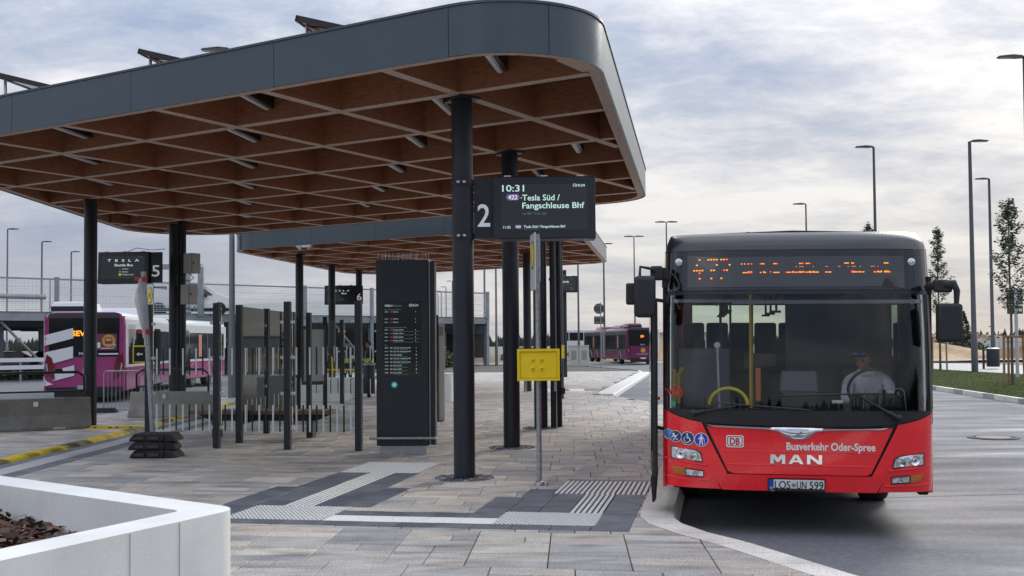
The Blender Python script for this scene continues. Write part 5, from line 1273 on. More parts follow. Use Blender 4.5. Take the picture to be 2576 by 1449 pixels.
b = MB(); b.box((-10.5, 28.4, .06), (.85, .35, .12), rz=R(4), taper=.8); tag(b.build('rubber_weight', M_rubber, bevel=.02), 'flat black rubber weight lying behind the left column', 'rubber weight')
# yellow cable ramps
yr = [(-7.50, 14.2), (-7.50, 16.3), (-7.48, 18.4), (-7.50, 20.5), (-7.56, 22.6), (-7.75, 25.0), (-7.95, 27.6), (-8.05, 31), (-8.0, 35)]
pts = dens_line(yr, .9)
nm = 0
for a, c in zip(pts, pts[1:]):
    a, c = Vector(a), Vector(c); t = (c - a).normalized(); n_ = Vector((-t.y, t.x)); a += t * .01; c -= t * .01
    P = [(-.16, 0), (-.12, .035), (-.05, .055), (.05, .055), (.12, .035), (.16, 0)]; k = len(P); b = MB()
    b.add([(*(a + n_ * y), z) for y, z in P] + [(*(c + n_ * y), z) for y, z in P], [tuple(range(k)), tuple(range(k, 2 * k))[::-1]] + [(j, k + j, k + (j + 1) % k, (j + 1) % k) for j in range(k)])
    o = tag(b.build('cable_ramp', M_yrub if nm % 3 != 1 else mat('dirty_yellow_rubber', (.26, .22, .09), .7, var=.4, vs=5, stain=(.8, 2, .45, .6))), 'cable ramp segment %s along the left guidance line, counted from the camera' % (ordn + ['thirteenth', 'fourteenth', 'fifteenth', 'sixteenth', 'seventeenth', 'eighteenth', 'nineteenth', 'twentieth', 'twenty-first', 'twenty-second', 'twenty-third', 'twenty-fourth', 'twenty-fifth', 'twenty-sixth'])[nm], 'cable ramp', 'yellow cable ramps'); nm += 1
for k, l in ((0, 'left one of two yellow cable ramps at the foot of the left column'), (1, 'right one of two yellow cable ramps at the foot of the left column')):
    t = thing('cable_ramp', l, 'cable ramp', (-8.85 + k * .88, 23.0, 0), R(2), 'yellow cable ramps')
    b = MB(); P = [(-.18, 0), (-.12, .05), (.12, .05), (.18, 0)]; b.add([(-.43, y, z) for y, z in P] + [(.43, y, z) for y, z in P], [(0, 1, 2, 3), (7, 6, 5, 4), (0, 4, 5, 1), (1, 5, 6, 2), (2, 6, 7, 3)]); b.build('body', mat('fresh_yellow_rubber', (.72, .55, .015), .5, var=.15, vs=8), t)
    for x in (-.28, -.14, .14, .28): b = MB(); b.box((x, -.155, .025), (.06, .02, .015), rx=R(40)); b.build('drain_slot', M_black, t)

# ------------------------------------------------------------------ white planters
def planter(label, loc, corners, h, wall, rad, floor_z, mulch=False):
    t = thing('planter', label, 'planter', loc, 0)
    P, _ = rounded([(x, y, rad) for x, y in corners]); I, _ = rounded([(x, y, max(.03, rad * .35)) for x, y in inset([(x, y) for x, y in corners], wall)])
    k = len(P); b = MB(); vs = [(x, y, 0) for x, y in P] + [(x, y, h) for x, y in P] + [(x, y, h) for x, y in I] + [(x, y, floor_z - .1) for x, y in I]
    fs = []
    for j in range(k):
        l = (j + 1) % k
        for q in range(3): fs.append((q * k + j, q * k + l, (q + 1) * k + l, (q + 1) * k + j))
    b.add(vs, fs); b.build('wall', M_plant, t, smooth=40)
    return t, I
CR = [(-1.60, 6.35), (-3.62, 8.02), (-7.2, 4.6), (-5.2, 1.2), (-2.85, 3.0)]
CR = [(-1.56, 6.40), (-3.85, 8.22), (-8.0, 5.6), (-4.05, .9)]
pt_, I = planter('large white concrete planter with rounded corner, filled with bark mulch, in the foreground', (0, 0, 0), CR, .75, .33, .22, .45)
# recessed joints of the cast wall
for f_, d0, d1 in ((.115, 0, 1), (.055, 0, 1)):
    A_, B_ = Vector(CR[0]), Vector(CR[3]); p = A_.lerp(B_, f_ + .03); n_ = Vector((.911, .413)) 
    b = MB(); t_ = (B_ - A_).normalized(); nn = Vector((-t_.y, t_.x)); b.box((p.x - nn.x * 0, p.y, .375), (.003, .008, .74), rz=math.atan2(nn.y, nn.x) + R(90)); b.build('mould_seam', mat('seam_grey', (.5, .5, .47), .8), pt_)
b = MB(); b.add([(x, y, .40) for x, y in I], [tuple(range(len(I)))]); b.build('soil', mat('soil', (.03, .02, .015), .9), pt_)
b = MB(); random.seed(9); n = 0
while n < 5200:
    x, y = random.uniform(-5.2, -1.8), random.uniform(4.2, 8.0)
    if not inside((x, y), I): continue
    d_ = Vector((x, y)) - Vector((-2.0, 6.3)); hgt = .43 + min(.14, .055 * d_.length) + random.uniform(0, .05)
    L, w_ = random.uniform(.02, .07), random.uniform(.008, .022); M = Matrix.Translation((x, y, hgt)) @ Matrix.Rotation(random.random() * 6.28, 4, 'Z') @ Matrix.Rotation(random.gauss(0, .35), 4, 'Y') @ Matrix.Rotation(random.gauss(0, .5), 4, 'X')
    b.add([(-L, -w_, 0), (0, -w_ * 1.3, .006), (L, -w_ * .6, -.003), (L, w_ * .6, 0), (0, w_, .009), (-L, w_ * .8, .002)], [(0, 1, 4, 5), (1, 2, 3, 4)], random.choice((0, 0, 0, 1, 1, 2)), M); n += 1
tag(struct(b.build('bark_mulch', [mat('bark_dark', (.055, .027, .017), .85), mat('bark_brown', (.12, .058, .036), .85), mat('bark_pale', (.20, .12, .08), .85)]), 'stuff'), 'dark brown bark mulch chips filling the white planter', 'mulch')
planter('white planter beyond the info pillar, right of the ticket machine', (0, 0, 0), [(-1.75, 32.2), (-1.75, 34.2), (-3.1, 34.2), (-3.1, 32.2)], .75, .2, .1, .5)
planter('white planter in front of the two people', (0, 0, 0), [(-5.0, 33.2), (-5.0, 35.4), (-6.9, 35.4), (-6.9, 33.2)], .64, .2, .1, .5)
b = MB(); b.box((-5.6, 37.0, .50), (2.2, .1, 1.0)); 
t = thing('yellow_rail', 'yellow safety rail behind the second planter', 'rail', (-6.6, 38.6, 0))
b = MB(); b.path([(0, 0, 0), (0, 0, 1.35), (.25, 0, 1.35), (.35, 0, 1.2), (.38, 0, .0)], .03, 8); b.build('hoop', M_yel, t, smooth=50)
b = MB(); b.box((.6, .3, .80), (2.3, .06, .06)); b.build('cross_bar', M_yel, t)

# bins, ticket machine
def bin_(loc, label, h=1.05, r=.19, postx=None):
    t = thing('litter_bin', label, 'bin', loc)
    b = MB(); b.lathe([(r * .96, .12), (r, .2), (r, h - .08), (r * .9, h)], 20); b.build('body', M_steel, t, smooth=40)
    b = MB(); b.lathe([(r * 1.08, h - .03), (r * 1.08, h + .02), (r * .6, h + .05)], 20); b.build('lid', M_galv, t, smooth=40)
    b = MB(); 
    if postx: b.bb(postx - .05, postx + .05, -.05, .05, 0, h + .22)
    else: b.bb(-.05, .05, -.05, .05, 0, .14)
    b.build('post', M_black, t)
bin_((-4.55, 35.3, 0), 'dark grey litter bin between second wind screen and info pillar')
bin_((-4.7, 74, ZR), 'small dark litter bin seen just right of the ticket machine', 1.6, .26)
bin_((27.6, 64.0, -.05), 'dark litter bin with its post, standing by the path on the right', 1.15, .36, -.55)
tm = thing('ticket_machine', 'narrow cream ticket machine with black front, right of the info pillar', 'ticket machine', (-1.60, 24.1, 0), R(4))
b = MB(); b.bb(-.12, .0, -.05, .55, 0, 2.30); b.build('front_panel', M_black, tm, bevel=.005)
b = MB(); b.bb(.005, .13, -.03, .50, .02, 2.12); bo = b.build('body', mat('machine_cream', (.60, .585, .55), .4), tm, bevel=.012)
for k in range(7): b = MB(); b.box((.067, -.032, 2.03 - k * .028), (.09, .006, .010), ry=R(-4)); b.build('vent_slot', M_black, bo)

# ------------------------------------------------------------------ magenta articulated buses
def pbus(loc, rz, bend, label, white, L1=9.6, L2=8.0, text_='SEV'):
    t = thing('articulated_bus', label, 'bus', loc, rz)
    M_pink = globals()['M_pink'] if white else mat('bus_deep_magenta', (.155, .010, .085), .3, coat=.4)
    body = M_pink; roofm = M_wpaint if white else M_pink; W = 1.275; H = 3.0
    def hull(x0f, y0, y1, M=None, front=False):
        P = [(-W, .38), (-W, 2.55), (-W + .10, 2.92), (-W + .35, H), (W - .35, H), (W - .10, 2.92), (W, 2.55), (W, .38)]
        k = len(P); b = MB(); b.add([(x, y0, z) for x, z in P] + [(x, y1, z) for x, z in P], [tuple(range(k)), tuple(range(k, 2 * k))[::-1]] + [(j, k + j, k + (j + 1) % k, (j + 1) % k) for j in range(k)], 0, M)
        # materials per face: sides, roof shoulders, roof
        b.m = [0, 0] + [0, 1, 1, 1, 1, 1, 0, 0]
        return b.build('body', [body, roofm], t, bevel=.05, smooth=40)
    h1 = hull(0, .0, L1)
    M2 = Matrix.Translation((0, L1 + .55, 0)) @ Matrix.Rotation(bend, 4, 'Z') @ Matrix.Translation((0, .55, 0))
    h2 = hull(0, 0, L2, M2)
    b = MB(); n = 14
    for i in range(n):
        f = i / (n - 1); M = Matrix.Translation((0, L1 + 1.1 * f, 0)) @ Matrix.Rotation(bend * f, 4, 'Z'); s_ = .98 if i % 2 else .93
        P = [(-W * s_, .45), (-W * s_, H - .15), (W * s_, H - .15), (W * s_, .45)]; b.v += [tuple(M @ Vector((x, 0, z))) for x, z in P]
    for i in range(n - 1):
        for j in range(4): b.f.append((i * 4 + j, i * 4 + (j + 1) % 4, i * 4 + 4 + (j + 1) % 4, i * 4 + 4 + j)); b.m.append(0)
    b.build('bellows', mat('bellows_grey', (.30, .31, .32), .8), t)
    M_bw_ = mat('bus_window', (.018, .022, .026), .08, coat=.6, spec=.8)
    def sidebits(M, L, doors, wheels, pink_from=1.0):
        for s_ in (-1, 1):
            X = s_ * (W + .012)
            if white:
                b = MB(); b.bb(X - .008, X + .006, .05, L - .05, 1.15, 2.75); b.m = [0] * len(b.f); b.v = [tuple(M @ Vector(p)) for p in b.v]; b.build('white_side_panel', M_wpaint, t)
            if not white:
                b = MB(); b.bb(X - .01, X + .004, .1, L - .1, 1.0, 2.75); b.v = [tuple(M @ Vector(p)) for p in b.v]; b.build('grey_side_panel', mat('bus_side_grey', (.07, .07, .075), .25, coat=.4), t)
            y = .5
            while y < L - 1.2:
                b = MB(); b.bb(X - .01 + s_ * .008, X + .01 + s_ * .008, y, y + 1.35, 1.25, 2.42); b.v = [tuple(M @ Vector(p)) for p in b.v]; b.build('side_window', M_bw_, t); y += 1.42
            for d_ in doors:
                if s_ > 0:
                    b = MB(); b.bb(X + .004, X + .03, d_, d_ + 1.2, .45, 2.5); b.v = [tuple(M @ Vector(p)) for p in b.v]; b.build('door', M_bw_, t)
            for w_ in wheels:
                b = MB(); MX = M @ Matrix.Translation((s_ * (W - .14), w_, .48)) @ Matrix.Rotation(R(90), 4, 'Y'); b.lathe([(.27, -.14), (.45, -.15), (.48, -.1), (.48, .10), (.45, .158), (.27, .14)], 24, M=MX); wh = b.build('wheel', M_rubber, t, smooth=40)
                b = MB(); b.lathe([(.001, -.1), (.26, -.145), (.26, .145), (.12, .10), (.001, .12)], 18, M=MX); b.build('rim', M_galv, wh, smooth=40)
                b = MB(); b.path([tuple(M @ Vector((X + s_ * .01, w_ + .56 * math.cos(q), .48 + .56 * math.sin(q)))) for q in [math.pi * i / 10 for i in range(11)]], .03, 6); b.build('wheel_arch', M_pink if white else mat('arch_pale', (.5, .35, .42), .4), t, smooth=60)
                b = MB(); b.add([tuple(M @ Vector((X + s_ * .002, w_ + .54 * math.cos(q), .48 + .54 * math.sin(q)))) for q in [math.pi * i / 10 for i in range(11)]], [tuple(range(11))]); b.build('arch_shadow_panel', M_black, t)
            if white:
                for k in range(7):   # drip stripes below the window band
                    b = MB(); yy = .35 + k * .21; b.bb(X + s_ * .022 - .002, X + s_ * .022 + .002, yy, yy + .07, 2.45 - .28 - .5 * ((k * 37) % 10) / 10, 2.60); b.v = [tuple(M @ Vector(p)) for p in b.v]; b.build('white_stripe', M_wpaint, t)
            b = MB(); b.bb(X + s_ * .02 - .004, X + s_ * .02 + .004, 3.3, 3.75, 1.35, 2.35); b.v = [tuple(M @ Vector(p)) for p in b.v]; b.build('window_poster', mat('poster_orange', (.62, .22, .16), .4), t)
            if white:
                b = MB(); b.bb(X - .002, X + .016, 0.1, L - .1, .42, 1.12); b.v = [tuple(M @ Vector(p)) for p in b.v]; b.build('lower_panel', M_pink, t)
    I4 = Matrix.Identity(4)
    sidebits(I4, L1, [5.6], [2.9]); sidebits(M2, L2, [.6, 5.9], [1.6 + .9, 5.0])
    # rear face
    Y = -.015
    def rp(P, m, name, off=0., par=t, th=.012):
        k = len(P); b = MB(); b.add([(x, Y - off - th, z) for x, z in P] + [(x, Y - off, z) for x, z in P], [tuple(range(k)), tuple(range(k, 2 * k))[::-1]] + [(j, k + j, k + (j + 1) % k, (j + 1) % k) for j in range(k)]); return b.build(name, m, par)
    rp([(-1.12, 1.52), (1.08, 1.52), (1.10, 2.78), (-1.12, 2.78)], M_blk, 'rear_window')
    rp([(-1.15, 2.80), (1.12, 2.80), (1.08, 2.95), (-1.1, 2.95)], mat('roof_edge_dark', (.04, .042, .046), .4), 'roof_edge')
    stripes = [[(-1.27, 2.22), (-.36, 2.46), (-.36, 2.12), (-1.27, 1.88)], [(-1.27, 1.66), (-.36, 1.86), (-.36, 1.48), (-1.27, 1.22)], [(-1.0, 1.06), (-.32, 1.24), (-.32, .90), (-.98, .73)], [(-1.27, .90), (-1.18, .72), (-.98, .62), (-1.27, .56)]]
    if not white: stripes = [[(x * -1, z) for x, z in s_] for s_ in ([(-1.25, 2.66), (-.72, 2.66), (-.74, 2.34), (-1.25, 2.34)], [(-1.25, 2.1), (-.74, 2.1), (-.76, 1.78), (-1.25, 1.78)], [(-1.25, 1.42), (-.76, 1.40), (-.78, 1.08), (-1.25, 1.05)], [(-1.25, .80), (-.78, .80), (-.8, .52), (-1.25, .50)])]
    for s_ in stripes: rp(s_[::-1] if not white else s_, M_wpaint, 'white_stripe', .014)
    for s_ in (-1, 1):
        P = [(s_ * 1.18, 1.60), (s_ * 1.02, 1.48), (s_ * .95, 1.2), (s_ * .92, .75), (s_ * 1.12, .92), (s_ * 1.24, 1.25)]
        rp(P, mat('tail_lamp_red', (.16, .008, .015), .15, coat=.6), 'tail_lamp', .03)
        rp([(s_ * 1.21, 1.25), (s_ * 1.16, 1.32), (s_ * 1.13, 1.05), (s_ * 1.16, .98)], M_lens, 'reversing_lamp', .045)
        b = MB(); b.bb(s_ * 1.2 - .02, s_ * 1.2 + .02, -.05, .0, 2.1, 2.13); b.build('marker_lamp', M_black, t)
        b = MB(); b.path([(s_ * 1.235, -.01, .45), (s_ * 1.235, -.01, 2.85)], .035, 8); b.build('corner_trim', M_pink, t)
    rp([(-1.15, .38), (1.15, .38), (1.2, .52), (-1.2, .52)], M_black, 'bumper', .03)
    b = MB(); b.bb(-.95, .95, -.02, .3, .20, .40); b.build('engine_tray', M_black, t)
    pl = rp([(-.25, .46), (.27, .46), (.27, .57), (-.25, .57)], mat('plate_white', (.74, .75, .76), .35), 'number_plate', .045)
    rp([(-.25, .46), (-.21, .46), (-.21, .57), (-.25, .57)], mat('plate_blue', (.01, .07, .42), .4), 'plate_band', .06, pl)
    b = MB(); b.text('B*E' if white else 'B', .09, lambda a, c: (-.19 + a, Y - .062, .48 + c), bold=.02); b.build('plate_letters', M_black, pl)
    b = MB(); b.text(text_, .24, lambda a, c: ((-.40 if white else -.15) + a, Y - .02, 2.20 + c), bold=.03, width=.42 if white else .3); b.build('route_letters', mat('amber_led', (1., .30, .02), .5, emit=1.5), t)
    b = MB(); b.text('MAN', .12, lambda a, c: (-.18 + a, Y - .02, 1.58 + c), bold=.04, width=.36); b.build('maker_letters', M_alu, t)
    if white:
        ps = rp([(.38, 1.72), (1.02, 1.72), (1.02, 2.26), (.38, 2.26)], mat('poster_plum', (.16, .04, .09), .4), 'poster', .016)
        b = MB(); b.add([(.76 + .21 * math.cos(q * .2618), Y - .034, 2.03 + .21 * math.sin(q * .2618)) for q in range(24)], [tuple(range(24))]); b.build('poster_disc', mat('poster_gold', (.62, .30, .06), .4), ps)
        b = MB()
        for P in (rrect(.64, 1.93, .88, 2.15, .04), ): b.add([(x, Y - .038, z) for x, z in P], [tuple(range(len(P)))])
        b.build('bus_pictogram', mat('poster_plum', (.16, .04, .09), .4), ps)
        b = MB(); P = rrect(.67, 2.02, .85, 2.12, .02); b.add([(x, Y - .042, z) for x, z in P], [tuple(range(len(P)))]); b.build('bus_pictogram_window', mat('poster_gold', (.62, .30, .06), .4), ps)
        b = MB(); P = rrect(.40, 1.80, .50, 1.98, .02); b.add([(x, Y - .038, z) for x, z in P], [tuple(range(len(P)))]); b.build('train_pictogram', M_wpaint, ps)
        b = MB(); b.path([(.52, Y - .04, 1.78), (.85, Y - .04, 1.78), (.93, Y - .04, 1.80), (.94, Y - .04, 1.92), (.90, Y - .04, 1.87), (.94, Y - .04, 1.93), (.985, Y - .04, 1.87)], .012, 4); b.build('arrow', M_wpaint, ps)
        lgp = rp(rrect(-.05, .98, .17, 1.13, .02)[::-1], M_wpaint, 'logo_sticker', .014); b = MB(); b.text('DB', .11, lambda a, c: (.06 + a, Y - .03, 1.015 + c), align='C', bold=.04); b.build('logo_letters', M_pink, lgp)
        b = MB(); b.box((.75, Y - .02, 1.60), (.62, .01, .05)); b.build('web_address', M_wpaint, t)
    else:
        b = MB(); b.add([(.05 + .20 * math.cos(q * .2618), Y - .02, 1.15 + .20 * math.sin(q * .2618)) for q in range(24)], [tuple(range(24))]); b.build('round_logo', mat('poster_gold', (.62, .30, .06), .4), t)
        b = MB(); b.text('Schienenersatzverkehr', .1, lambda a, c: (-.5 + a, Y - .02, .82 + c), bold=.02, width=.95); b.build('side_lettering', M_wpaint, t)
    # roof units
    b = MB(); b.box((-.55, 1.3, 3.17), (1.25, 2.3, .34), taper=.85); b.build('roof_unit', M_wpaint if white else M_pink, t, bevel=.06)
    b = MB(); b.box((-.55, .14, 3.10), (1.1, .04, .16)); b.build('roof_grille', M_black, t)
    b = MB(); b.box((0, 6.0, 3.12), (1.9, 3.4, .26), taper=.9); b.build('roof_unit', roofm, t, bevel=.05)
    b = MB(); b.box((0, L1 + 5, 3.12), (1.8, 3.0, .24), taper=.9); b.build('roof_unit', roofm, t, bevel=.05)
    if not white:
        b = MB(); b.bb(W + .012, W + .022, 0, 0, 0, 0)
    return t
pbus((-14.05, 36.6, ZR), R(8.5), R(-9), 'magenta and white articulated replacement bus seen from behind, left of the wind screen', True)
pbus((10.5, 90.0, ZR), R(6.0), R(2), 'all-magenta articulated bus parked far off between column and red bus', False)

# ------------------------------------------------------------------ steel parking deck
DA, DB_ = Vector((-34.0, 54.3)), Vector((-1.75, 85.0))
dt = (DB_ - DA).normalized(); dn = Vector((-dt.y, dt.x)); DL = (DB_ - DA).length; dang = math.atan2(dt.y, dt.x)
dk = thing('parking_deck', 'galvanised steel parking deck with mesh railing along the left background', 'parking deck', (DA.x, DA.y, 0), dang)
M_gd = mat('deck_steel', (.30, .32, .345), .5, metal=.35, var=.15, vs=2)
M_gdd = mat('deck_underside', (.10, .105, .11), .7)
b = MB(); b.bb(-2, DL, .0, .16, 3.15, 3.62); b.build('edge_beam', M_gd, dk)
b = MB(); b.bb(-2, DL, -.06, .22, 3.62, 3.66); b.build('beam_flange', M_gd, dk)
SD = Matrix.Rotation(-dang, 3, 'Z') @ Vector((-.03, 1, 0))   # the deck runs back along the platform, skew to its front
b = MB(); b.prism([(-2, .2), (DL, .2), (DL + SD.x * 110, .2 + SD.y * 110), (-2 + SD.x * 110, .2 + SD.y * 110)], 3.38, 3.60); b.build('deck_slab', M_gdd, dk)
b = MB(); b.prism([(DL - .14, .2), (DL, .2), (DL + SD.x * 110, .2 + SD.y * 110), (DL + SD.x * 110 - .14, .2 + SD.y * 110)], 3.10, 3.375); b.build('end_beam', M_gd, dk)
for k in range(24):
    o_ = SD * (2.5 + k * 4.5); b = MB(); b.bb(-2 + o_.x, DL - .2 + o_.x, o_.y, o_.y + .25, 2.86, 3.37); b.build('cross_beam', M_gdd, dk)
nb = 8
for i in range(nb + 1):
    x = x_0 = DL - .2 - i * (DL - 1) / nb
    for j in range(6):
        y = .08 + j * 6.0 * SD.y
        if j: x += 6.0 * SD.x
        if j > 2 and i > 2: continue
        b = MB(); w_ = .14
        for c, d_ in (((x, y - w_, 1.6), (.26, .02, 3.5)), ((x, y + w_, 1.6), (.26, .02, 3.5)), ((x, y, 1.6), (.02, 2 * w_, 3.5))): b.box(c, d_)
        b.build('steel_column', M_gd, dk)
        if j == 0: b = MB(); b.box((x, -.04, 4.55), (.22, .16, 2.1)); b.build('railing_post', M_gd, dk)
    x = x_0
    if i in (2, 3, 4, 6, 7):
        b = MB(); b.tube((x - .2, .3, .3), (x - 3.0, .3, 3.2), .08, 8); b.build('diagonal_brace', M_gd, dk)
        b = MB(); b.tube((x - 5.2, 3.3, .3), (x - 3.0, 3.3, 3.2), .07, 8); b.build('diagonal_brace', M_gd, dk)
# rows of close-set columns below the far end
for k in range(22):
    o_ = SD * (3.0 + k * 3.0); b = MB(); b.bb(DL - 3.2 + o_.x, DL - 2.9 + o_.x, o_.y, o_.y + .3, 0, 2.86); b.build('steel_column', M_gd, dk)
nw = 17
mbw = MB()
for k in range(nw):
    z = 3.76 + k * .105; mbw.box((DL / 2 - 1, -.05, z), (DL + 2, .014, .018 if k % 4 else .035))
for k in range(int(DL / .22)):
    mbw.box((k * .22, -.05, 4.6), (.010, .010, 1.7))
q = mbw.build('railing_mesh', mat('mesh_wire', (.62, .63, .64), .5, metal=.2), dk); q['kind'] = 'stuff'
b = MB(); b.bb(-2, DL, -.09, -.03, 5.45, 5.52); b.build('top_rail', M_gd, dk)
b = MB(); b.tube((-2, -.2, 4.45), (11, -.2, 4.45), .13, 10); b.build('drain_pipe', M_gd, dk)
# green bank and dark backdrop wall under the deck
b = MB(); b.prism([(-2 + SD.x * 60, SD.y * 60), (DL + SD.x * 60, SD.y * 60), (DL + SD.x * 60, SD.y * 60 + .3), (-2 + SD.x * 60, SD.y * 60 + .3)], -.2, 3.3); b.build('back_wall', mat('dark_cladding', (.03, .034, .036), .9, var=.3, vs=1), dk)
# hedge-like bank of shrubs under the deck
def shrub_mass(name, label, cat, pts, n, size, mats, seed=1):
    random.seed(seed); b = MB()
    for k in range(n):
        p = pts(); s_ = size * random.uniform(.5, 1.3); M = Matrix.Translation(p) @ Matrix.Rotation(random.random() * 6.28, 4, 'Z') @ Matrix.Rotation(random.uniform(-1.2, 1.2), 4, 'X')
        b.add([(-s_, 0, 0), (0, -s_ * .5, 0), (s_, 0, 0), (0, s_ * .5, 0)], [(0, 1, 2, 3)], random.randrange(len(mats)), M)
    return tag(struct(b.build(name, mats), 'stuff'), label, cat)
M_lf = [mat('leaf_dark', (.025, .045, .016), .7), mat('leaf_mid', (.05, .085, .026), .65), mat('leaf_light', (.10, .14, .045), .6)]
shrub_mass('bank_plants', 'low green planting on the bank under the parking deck', 'plants', lambda: Vector((DA.x, DA.y, 0)) + Vector((*(dt * random.uniform(1, 40) + dn * random.uniform(1.5, 4.5)), random.uniform(-.1, .25 + .7 * random.random() ** 2))), 6000, .16, M_lf, 3)
# guard rails by the left end
gr_ = thing('guard_rail', 'white guard rail standing under the parking deck on the left', 'guard rail', (DA.x, DA.y, ZR), dang)
for z in (.65, 1.05): b = MB(); b.bb(1, 12, -.9, -.84, z, z + .22); b.build('rail', M_wpaint, gr_)
for k in range(6): b = MB(); b.bb(1.4 + k * 2, 1.5 + k * 2, -.84, -.76, 0, 1.25); b.build('post', M_galv, gr_)
# gantry frame next to the van
gf = thing('steel_portal', 'pale steel portal frame standing on the parking deck over the van', 'portal frame', (0, 0, 0))
for x in (-19.9, -19.1, -21.2): b = MB(); b.box((x, 68.3 if x > -21 else 69.6, 5.0), (.34, .22, 3.0)); b.build('upright', M_gd, gf)
b = MB(); b.box((-20.3, 68.4, 6.55), (2.5, .5, .30)); b.build('crosshead', M_gd, gf)
# van on the deck
def car(loc, rz, label, cat, Lh, wd, prof, paint, glassP, wheels=(.85, None), wr=.34, kind='parked_car', group=None):
    t = thing(kind, label, cat, loc, rz, group)
    k = len(prof); b = MB(); ins = .0
    b.add([(x, -wd / 2 + (.10 if z > 1.05 else 0), z) for x, z in prof] + [(x, wd / 2 - (.10 if z > 1.05 else 0), z) for x, z in prof], [tuple(range(k)), tuple(range(k, 2 * k))[::-1]] + [(j, k + j, k + (j + 1) % k, (j + 1) % k) for j in range(k)])
    bd = b.build('body', paint, t, bevel=.05, smooth=40, seg=2)
    for P in glassP:
        for s_ in (-1, 1):
            b = MB(); kk = len(P); b.add([(x, s_ * (wd / 2 - .07 + .0), z) for x, z in P] + [(x, s_ * (wd / 2 - .11), z) for x, z in P], [tuple(range(kk)) if s_ > 0 else tuple(range(kk))[::-1]]); b.build('side_window', mat('car_glass', (.03, .05, .05), .05, spec=.9), t)
    for x in (wheels[0], Lh - wheels[0] if wheels[1] is None else wheels[1]):
        for s_ in (-1, 1):
            MX = Matrix.Translation((x, s_ * (wd / 2 - .08), wr)) @ Matrix.Rotation(R(90), 4, 'X'); b = MB(); b.lathe([(wr * .6, -.11), (wr, -.11), (wr, .11), (wr * .6, .11)], 22, M=MX); wh = b.build('wheel', M_rubber, t, smooth=40)
            b = MB(); b.lathe([(.001, -.09), (wr * .6, -.105), (wr * .6, .105), (.001, .09)], 16, M=MX); b.build('rim', M_galv, wh, smooth=40)
            b = MB(); b.add([(x + wr * 1.18 * math.cos(q), s_ * (wd / 2 + .004), wr + wr * 1.18 * math.sin(q)) for q in [math.pi * i / 10 for i in range(-1, 12)]], [tuple(range(13))]); b.build('wheel_arch', M_black, t)
    b = MB(); b.box((Lh - .12, 0, .80), (.25, wd * .86, .14)); b.build('headlight', M_lens, t, bevel=.03)
    b = MB(); b.box((.04, 0, .95), (.12, wd * .9, .3)); b.build('tail_lamp', mat('tail_lamp_red', (.16, .008, .015), .15, coat=.6), t, bevel=.02)
    for s_ in (-1, 1): b = MB(); b.box((Lh - 1.65, s_ * (wd / 2 + .1), 1.12), (.16, .14, .18)); b.build('wing_mirror', M_black, t, bevel=.03)
    b = MB(); b.bb(.02, Lh - .02, -wd / 2 + .05, wd / 2 - .05, .22, .36); b.build('sill', M_black, t)
    return t
VP = [(0, .35), (.02, 1.0), (.08, 1.85), (.25, 1.96), (3.2, 1.97), (3.55, 1.88), (4.35, 1.28), (5.05, 1.02), (5.28, .78), (5.30, .36)]
van = car((-22.6, 68.6, 3.62), R(12), 'white van parked on the upper parking deck behind sign 5', 'van', 5.3, 1.9, VP, M_white, [[(.35, 1.15), (.35, 1.72), (1.35, 1.72), (1.35, 1.15)], [(1.5, 1.15), (1.5, 1.72), (2.6, 1.72), (2.6, 1.15)], [(2.75, 1.15), (2.75, 1.72), (3.35, 1.72), (4.05, 1.20), (4.0, 1.15)]], kind='parked_van')
b = MB(); b.add([(3.42, -.75, 1.85), (4.28, -.80, 1.26), (4.28, .80, 1.26), (3.42, .75, 1.85)], [(0, 1, 2, 3)]); b.v = [(x + .03, y, z + .03) for x, y, z in b.v]; b.build('windscreen', mat('car_glass', (.03, .05, .05), .05, spec=.9), van)
CP = [(0, .3), (.02, .9), (.35, 1.02), (.9, 1.42), (2.4, 1.46), (3.2, 1.02), (4.1, .86), (4.35, .6), (4.35, .28)]
CG = [[(.95, 1.06), (1.1, 1.36), (1.7, 1.38), (1.7, 1.04)], [(1.78, 1.04), (1.78, 1.38), (2.38, 1.36), (2.95, 1.04)]]
M_cd = mat('car_black', (.012, .014, .016), .2, coat=.6); M_cg = mat('car_grey', (.20, .21, .22), .3, coat=.5)
for i, (f, r_, l, m_) in enumerate(((9.0, 60, 'black car parked under the deck, left of the magenta bus', M_cd), (6.2, 65, 'dark grey car parked under the deck at the far left edge', M_cg), (12.2, 60, 'black car parked under the deck behind the magenta bus tail', M_cd))):
    p = DA + dt * f + dn * 5.2; car((p.x, p.y, 0), dang + R(90 + (r_ - 60)) - R(80), l, 'car', 4.35, 1.75, CP, m_, CG, wr=.31, group='cars parked under the deck')
p = Vector((9.2, 112)); car((3.3, 104, ZR), R(170), 'dark car parked left of the cream cabinets in the distance', 'car', 4.35, 1.75, CP, M_cg, CG, wr=.31)

